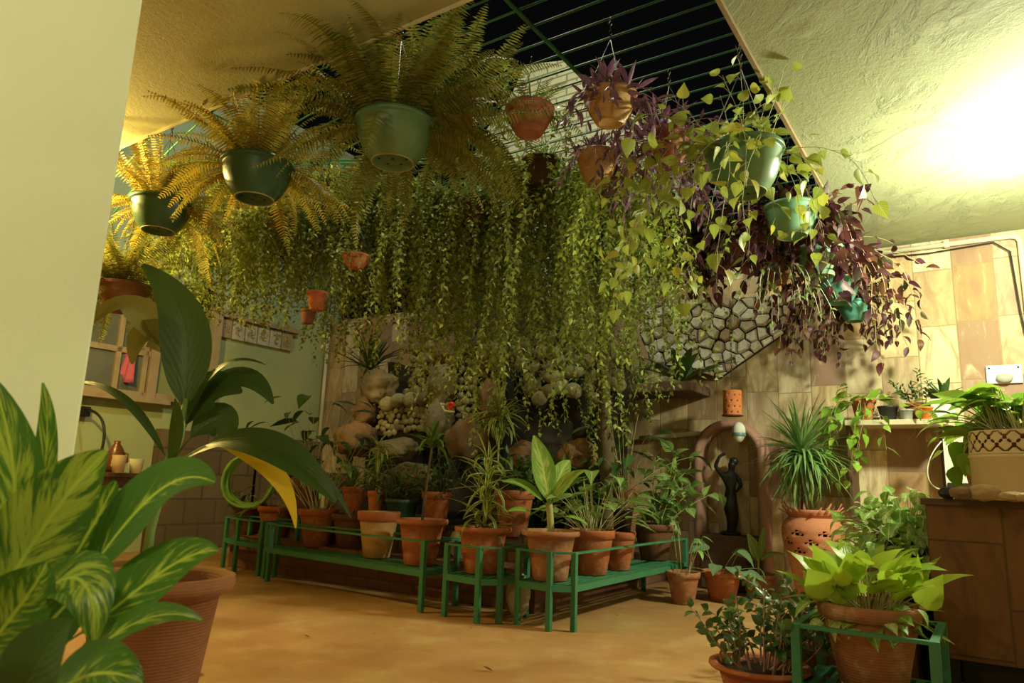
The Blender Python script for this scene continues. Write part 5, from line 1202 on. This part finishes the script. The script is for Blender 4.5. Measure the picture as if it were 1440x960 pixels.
for x, y, lab, hb in ((165, 667, 'cream mug on the side table, in front of the brown jug', 26), (190, 667, 'white tapered cup on the side table, beyond the cream mug', 21)):
    c = at(x, y, 6.12 if x < 170 else 6.25); k = depth(c)/FPX; r = thing('cup', lab, 'cup', (c[0], c[1], tz-.001), 'cups on the side table'); R = 9.5*k; hc = hb*k*.95
    m = MB(); m.lathe([(0, 0), (R*.78, 0), (R, hc), (R*.93, hc), (R*.72, .012), (0, .012)], 24); m.build('cup_body', M['cream'] if x < 170 else M['white'], r)
    m = MB(); m.tube([(-R*.9, .03, hc*.75), (-R*1.35, .03, hc*.7), (-R*1.4, .03, hc*.4), (-R*.85, .03, hc*.25)], .006, 6); m.build('handle', M['cream'] if x < 170 else M['white'], r)
c = at(159, 666, 6.48); k = depth(c)/FPX; r = thing('jug', 'dark brown rounded jug behind the cream mug on the side table', 'jug', (c[0], c[1], tz-.001))
m = MB(); m.lathe([(0, 0), (12*k, 0), (13.5*k, 10*k), (12*k, 26*k), (7*k, 36*k), (4*k, 40*k), (4.5*k, 44*k), (3*k, 44*k)], 26); m.build('body', M['brown_glaze'], r)
m = MB(); m.tube([(11*k, 0, 28*k), (17*k, 0, 26*k), (17*k, 0, 15*k), (12*k, 0, 12*k)], 1.5*k, 6); m.build('handle', M['brown_glaze'], r)
c = onv(113, 578, 7.35); k = depth(c)/FPX; r = thing('wall_tap', 'black wall fitting with a curved dark hose above the side table', 'tap', tuple(c)); m = MB(); m.box((0, 0, 0), (22*k, .10, 14*k), [UX, VX, UP]); m.build('bracket', M['black'], r, False, .006)
m = MB(); m.tube(bez([(10*k, -.05, 3*k), (34*k, -.05, 0), (52*k, -.08, -18*k), (42*k, -.10, -70*k)], 18), 1.9*k, 8); m.build('hose', M['black'], r)

# coil of green hose beside the pots
c = at(348, 676, 7.6); k = depth(c)/FPX; hs = thing('hose_coil', 'coil of light green garden hose beside the farthest pot', 'hose', tuple(c)); m = MB(); P = []; th = np.linspace(-1.0, 2*PI*6-1, 240)
for i, a in enumerate(th): q = i/240; P.append(((37-1.6*math.sin(q*23)*1.5-5*q)*k*math.cos(a), .10*q+.02*math.sin(a*1.3), (37-5*q)*k*1.0*math.sin(a)))
m.tube(P, .016, 7); m.build('hose', M['hose'], hs); m = MB(); m.tube([(0, .10, 30*k), (0, .2, 30*k), (0, .2, -c[2])], .015, 6); m.build('hose_hook', M['black'], hs)

# ------------------------------------------------------------------ near left: big pot with broad-leaved plant, blotched plant
bc = on(222, 806, .56); R = 104*depth(bc)/FPX; root = thing('potted_cordyline', 'huge terracotta pot with tall dark broad-leaved plant by the near wall', 'potted plant', (bc[0], bc[1], 0)); g = np.random.default_rng(77)
pot_parts(root, 'flared', R/1.02, .56, M['terra_big'], g)
b0 = np.array(root.location); Yp = bc[1]
def LP(x, y, dy=0): return at(x, y, Yp+dy)-b0
m = MB(); m.tube([np.array([LP(203, 800)[0], 0, .50])] + [LP(212, 745), LP(224, 700), LP(236, 655), LP(252, 615), LP(262, 560)], [.019, .017, .016, .021, .018, .010], 12); m.build('stem', M['green_stem'], root)
m = MB(); CAM = (0, -1, .15)
big_leaf(m, [LP(262, 590), LP(255, 520), LP(290, 440, .05), LP(200, 372, -.1)], .195, (.25, -1, -.05), n=22, petiole=.10)
big_leaf(m, [LP(232, 640), LP(190, 560, .1), LP(150, 535, .15), LP(96, 536, .2)], .05, (.1, -.5, 1), n=18)
big_leaf(m, [LP(258, 600), LP(285, 530), LP(318, 488), LP(374, 513)], .05, (0, -.6, 1), n=18)
big_leaf(m, [LP(250, 630), LP(272, 560, .05), LP(298, 530, .1), LP(340, 552, 0)], .17, (.0, -1, .35), n=18, petiole=.2)
big_leaf(m, [LP(255, 610), LP(300, 520, .1), LP(355, 510, .1), LP(384, 568, .05)], .11, (.1, -.9, .6), n=18, petiole=.2)
big_leaf(m, [LP(245, 645), LP(290, 580, .1), LP(325, 575, .1), LP(322, 625, .05)], .15, (.0, -1, .3), n=18, petiole=.2)
big_leaf(m, [LP(240, 660), LP(310, 585, -.05), LP(410, 620, -.15), LP(472, 706, -.2)], .145, (-.2, -.75, .8), n=24, petiole=.22)
big_leaf(m, [LP(245, 655, .1), LP(330, 590, .1), LP(440, 615, .05), LP(494, 728, .0)], .06, (-.1, -.7, .8), n=22)
big_leaf(m, [LP(238, 665), LP(250, 600, -.1), LP(252, 590, -.2), LP(246, 560, -.25)], .05, (.4, -1, .1), n=14)
fo = m.build('foliage', M['cordyline'], root)
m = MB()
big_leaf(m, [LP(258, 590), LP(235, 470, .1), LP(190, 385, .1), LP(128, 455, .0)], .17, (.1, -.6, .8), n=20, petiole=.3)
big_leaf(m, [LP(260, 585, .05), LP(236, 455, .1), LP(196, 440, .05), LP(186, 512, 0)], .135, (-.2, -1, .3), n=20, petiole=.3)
m.build('pale_leaves', M['pale_leaf'], fo)['label'] = 'tan leaves, coloured paler as lamplit'
m = MB(); big_leaf(m, [LP(300, 618, .05), LP(350, 625, .0), LP(412, 660, -.05), LP(416, 742, -.08)], .085, (-.4, -1, .3), n=20); m.build('yellow_leaf', M['yellowing'], fo)['label'] = 'yellowed drooping leaf'

Yd = 1.42; dc = at(18, 900, Yd); root = thing('potted_dieffenbachia', 'yellow-blotched broad-leaved plant closest to the camera before the near wall', 'potted plant', (dc[0], dc[1], 0)); b0 = np.array(root.location)
pot_parts(root, 'flared', .20, .36, M['terra_old'], g)
def LD(x, y, dy=0): return at(x, y, Yd+dy)-b0
m = MB(); z0 = .36
for dx, dy, zz in ((0, 0, .60), (-.03, .04, .62), (.05, -.03, .52)): m.tube([(dx*.6, dy, .34), (dx, dy, zz*.8), (dx*1.1, dy, zz)], [.024, .022, .018], 10)
m.build('stem', M['cane'], root); m = MB()
big_leaf(m, [LD(-20, 860), LD(35, 760), LD(30, 640), LD(-12, 530)], 0.109, (.6, -.8, .2), n=20, petiole=.05)
big_leaf(m, [LD(52, 760, .1), LD(58, 680, .1), LD(76, 600, .1), LD(60, 538, .1)], 0.044, (.5, -1, .2), n=18)
big_leaf(m, [LD(-15, 860), LD(40, 770), LD(90, 690), LD(150, 634)], 0.160, (.35, -.9, .35), n=22, petiole=.06)
big_leaf(m, [LD(60, 870, .12), LD(95, 790, .14), LD(140, 730, .14), LD(163, 676, .1)], 0.109, (.3, -1, .2), n=20, petiole=.1)
big_leaf(m, [LD(90, 850, .02), LD(160, 760, .05), LD(230, 640, .05), LD(302, 678, 0)], 0.141, (-.15, -.8, .6), n=22, petiole=.15)
big_leaf(m, [LD(80, 910, -.02), LD(160, 870), LD(240, 770, .02), LD(306, 774, .02)], 0.128, (.05, -.75, .7), n=22, petiole=.15)
big_leaf(m, [LD(40, 860, .0), LD(90, 790, -.05), LD(140, 790, -.1), LD(132, 905, -.12)], 0.109, (.2, -.8, .6), n=20, petiole=.1)
big_leaf(m, [LD(70, 975, -.1), LD(140, 900, -.1), LD(210, 840, -.12), LD(284, 872, -.12)], 0.070, (0, -.6, .8), n=20)
big_leaf(m, [LD(-30, 930, -.05), LD(10, 870, -.08), LD(50, 830, -.1), LD(66, 790, -.1)], 0.128, (.3, -.9, .3), n=18)
big_leaf(m, [LD(60, 990, -.1), LD(100, 950, -.15), LD(150, 930, -.2), LD(200, 960, -.2)], 0.115, (.0, -.8, .6), n=18)
big_leaf(m, [LD(-20, 800, .1), LD(0, 740, .12), LD(10, 720, .12), LD(26, 750, .1)], 0.090, (.3, -.9, .3), n=16)
big_leaf(m, [LD(0, 960, .1), LD(60, 880, .15), LD(110, 830, .15), LD(150, 800, .12)], 0.128, (.2, -.9, .4), n=18)
m.build('foliage', M['dieff'], root)
m = MB(); big_leaf(m, [LD(20, 1010, -.16), LD(34, 960, -.20), LD(60, 905, -.22), LD(100, 872, -.22)], .11, (.2, -1, .5), n=18); m.build('shaded_leaf', M['dark_leaf'], root)

# bits on the floor
for i, (x, y, s) in enumerate([(436, 896, .045), (693, 944, .06), (700, 836, .03), (661, 884, .02), (525, 892, .02), (1028, 752+95, .03), (870, 866, .03)]):
    c = on(x, y, 0); m = MB(); g = np.random.default_rng(i); a = g.uniform(0, 6); cloud(m, [(0, 0, .004)], [sph(a, .1)], [UP], s, s*.45, tpl(OV, -.6, .5)); o = m.build('fallen_leaf', M['dry']); o.location = c
    tag(o, ['curled dry leaf on the floor, closest to the big near pot', 'largest dry leaf lying on open floor, nearest the camera', 'dry leaf lying under the end of the long stand', 'tiny dry leaf below the short square stand', 'tiny dry leaf on the floor before the red plinth', 'dry leaf on the floor before the heart-leaved pot', 'thin dry leaf on the pale floor below the long stand'][i], 'leaf', 'dry leaves on the floor')
c = on(268, 948, 0); m = MB(); rock(m, np.zeros(3), (.04, .05, .025), 9, 3); o = m.build('floor_stone', M['stone_tan']); o.location = (c[0]+.0, c[1], .02); tag(o, 'small broken stone on the floor at the foot of the huge pot', 'stone')
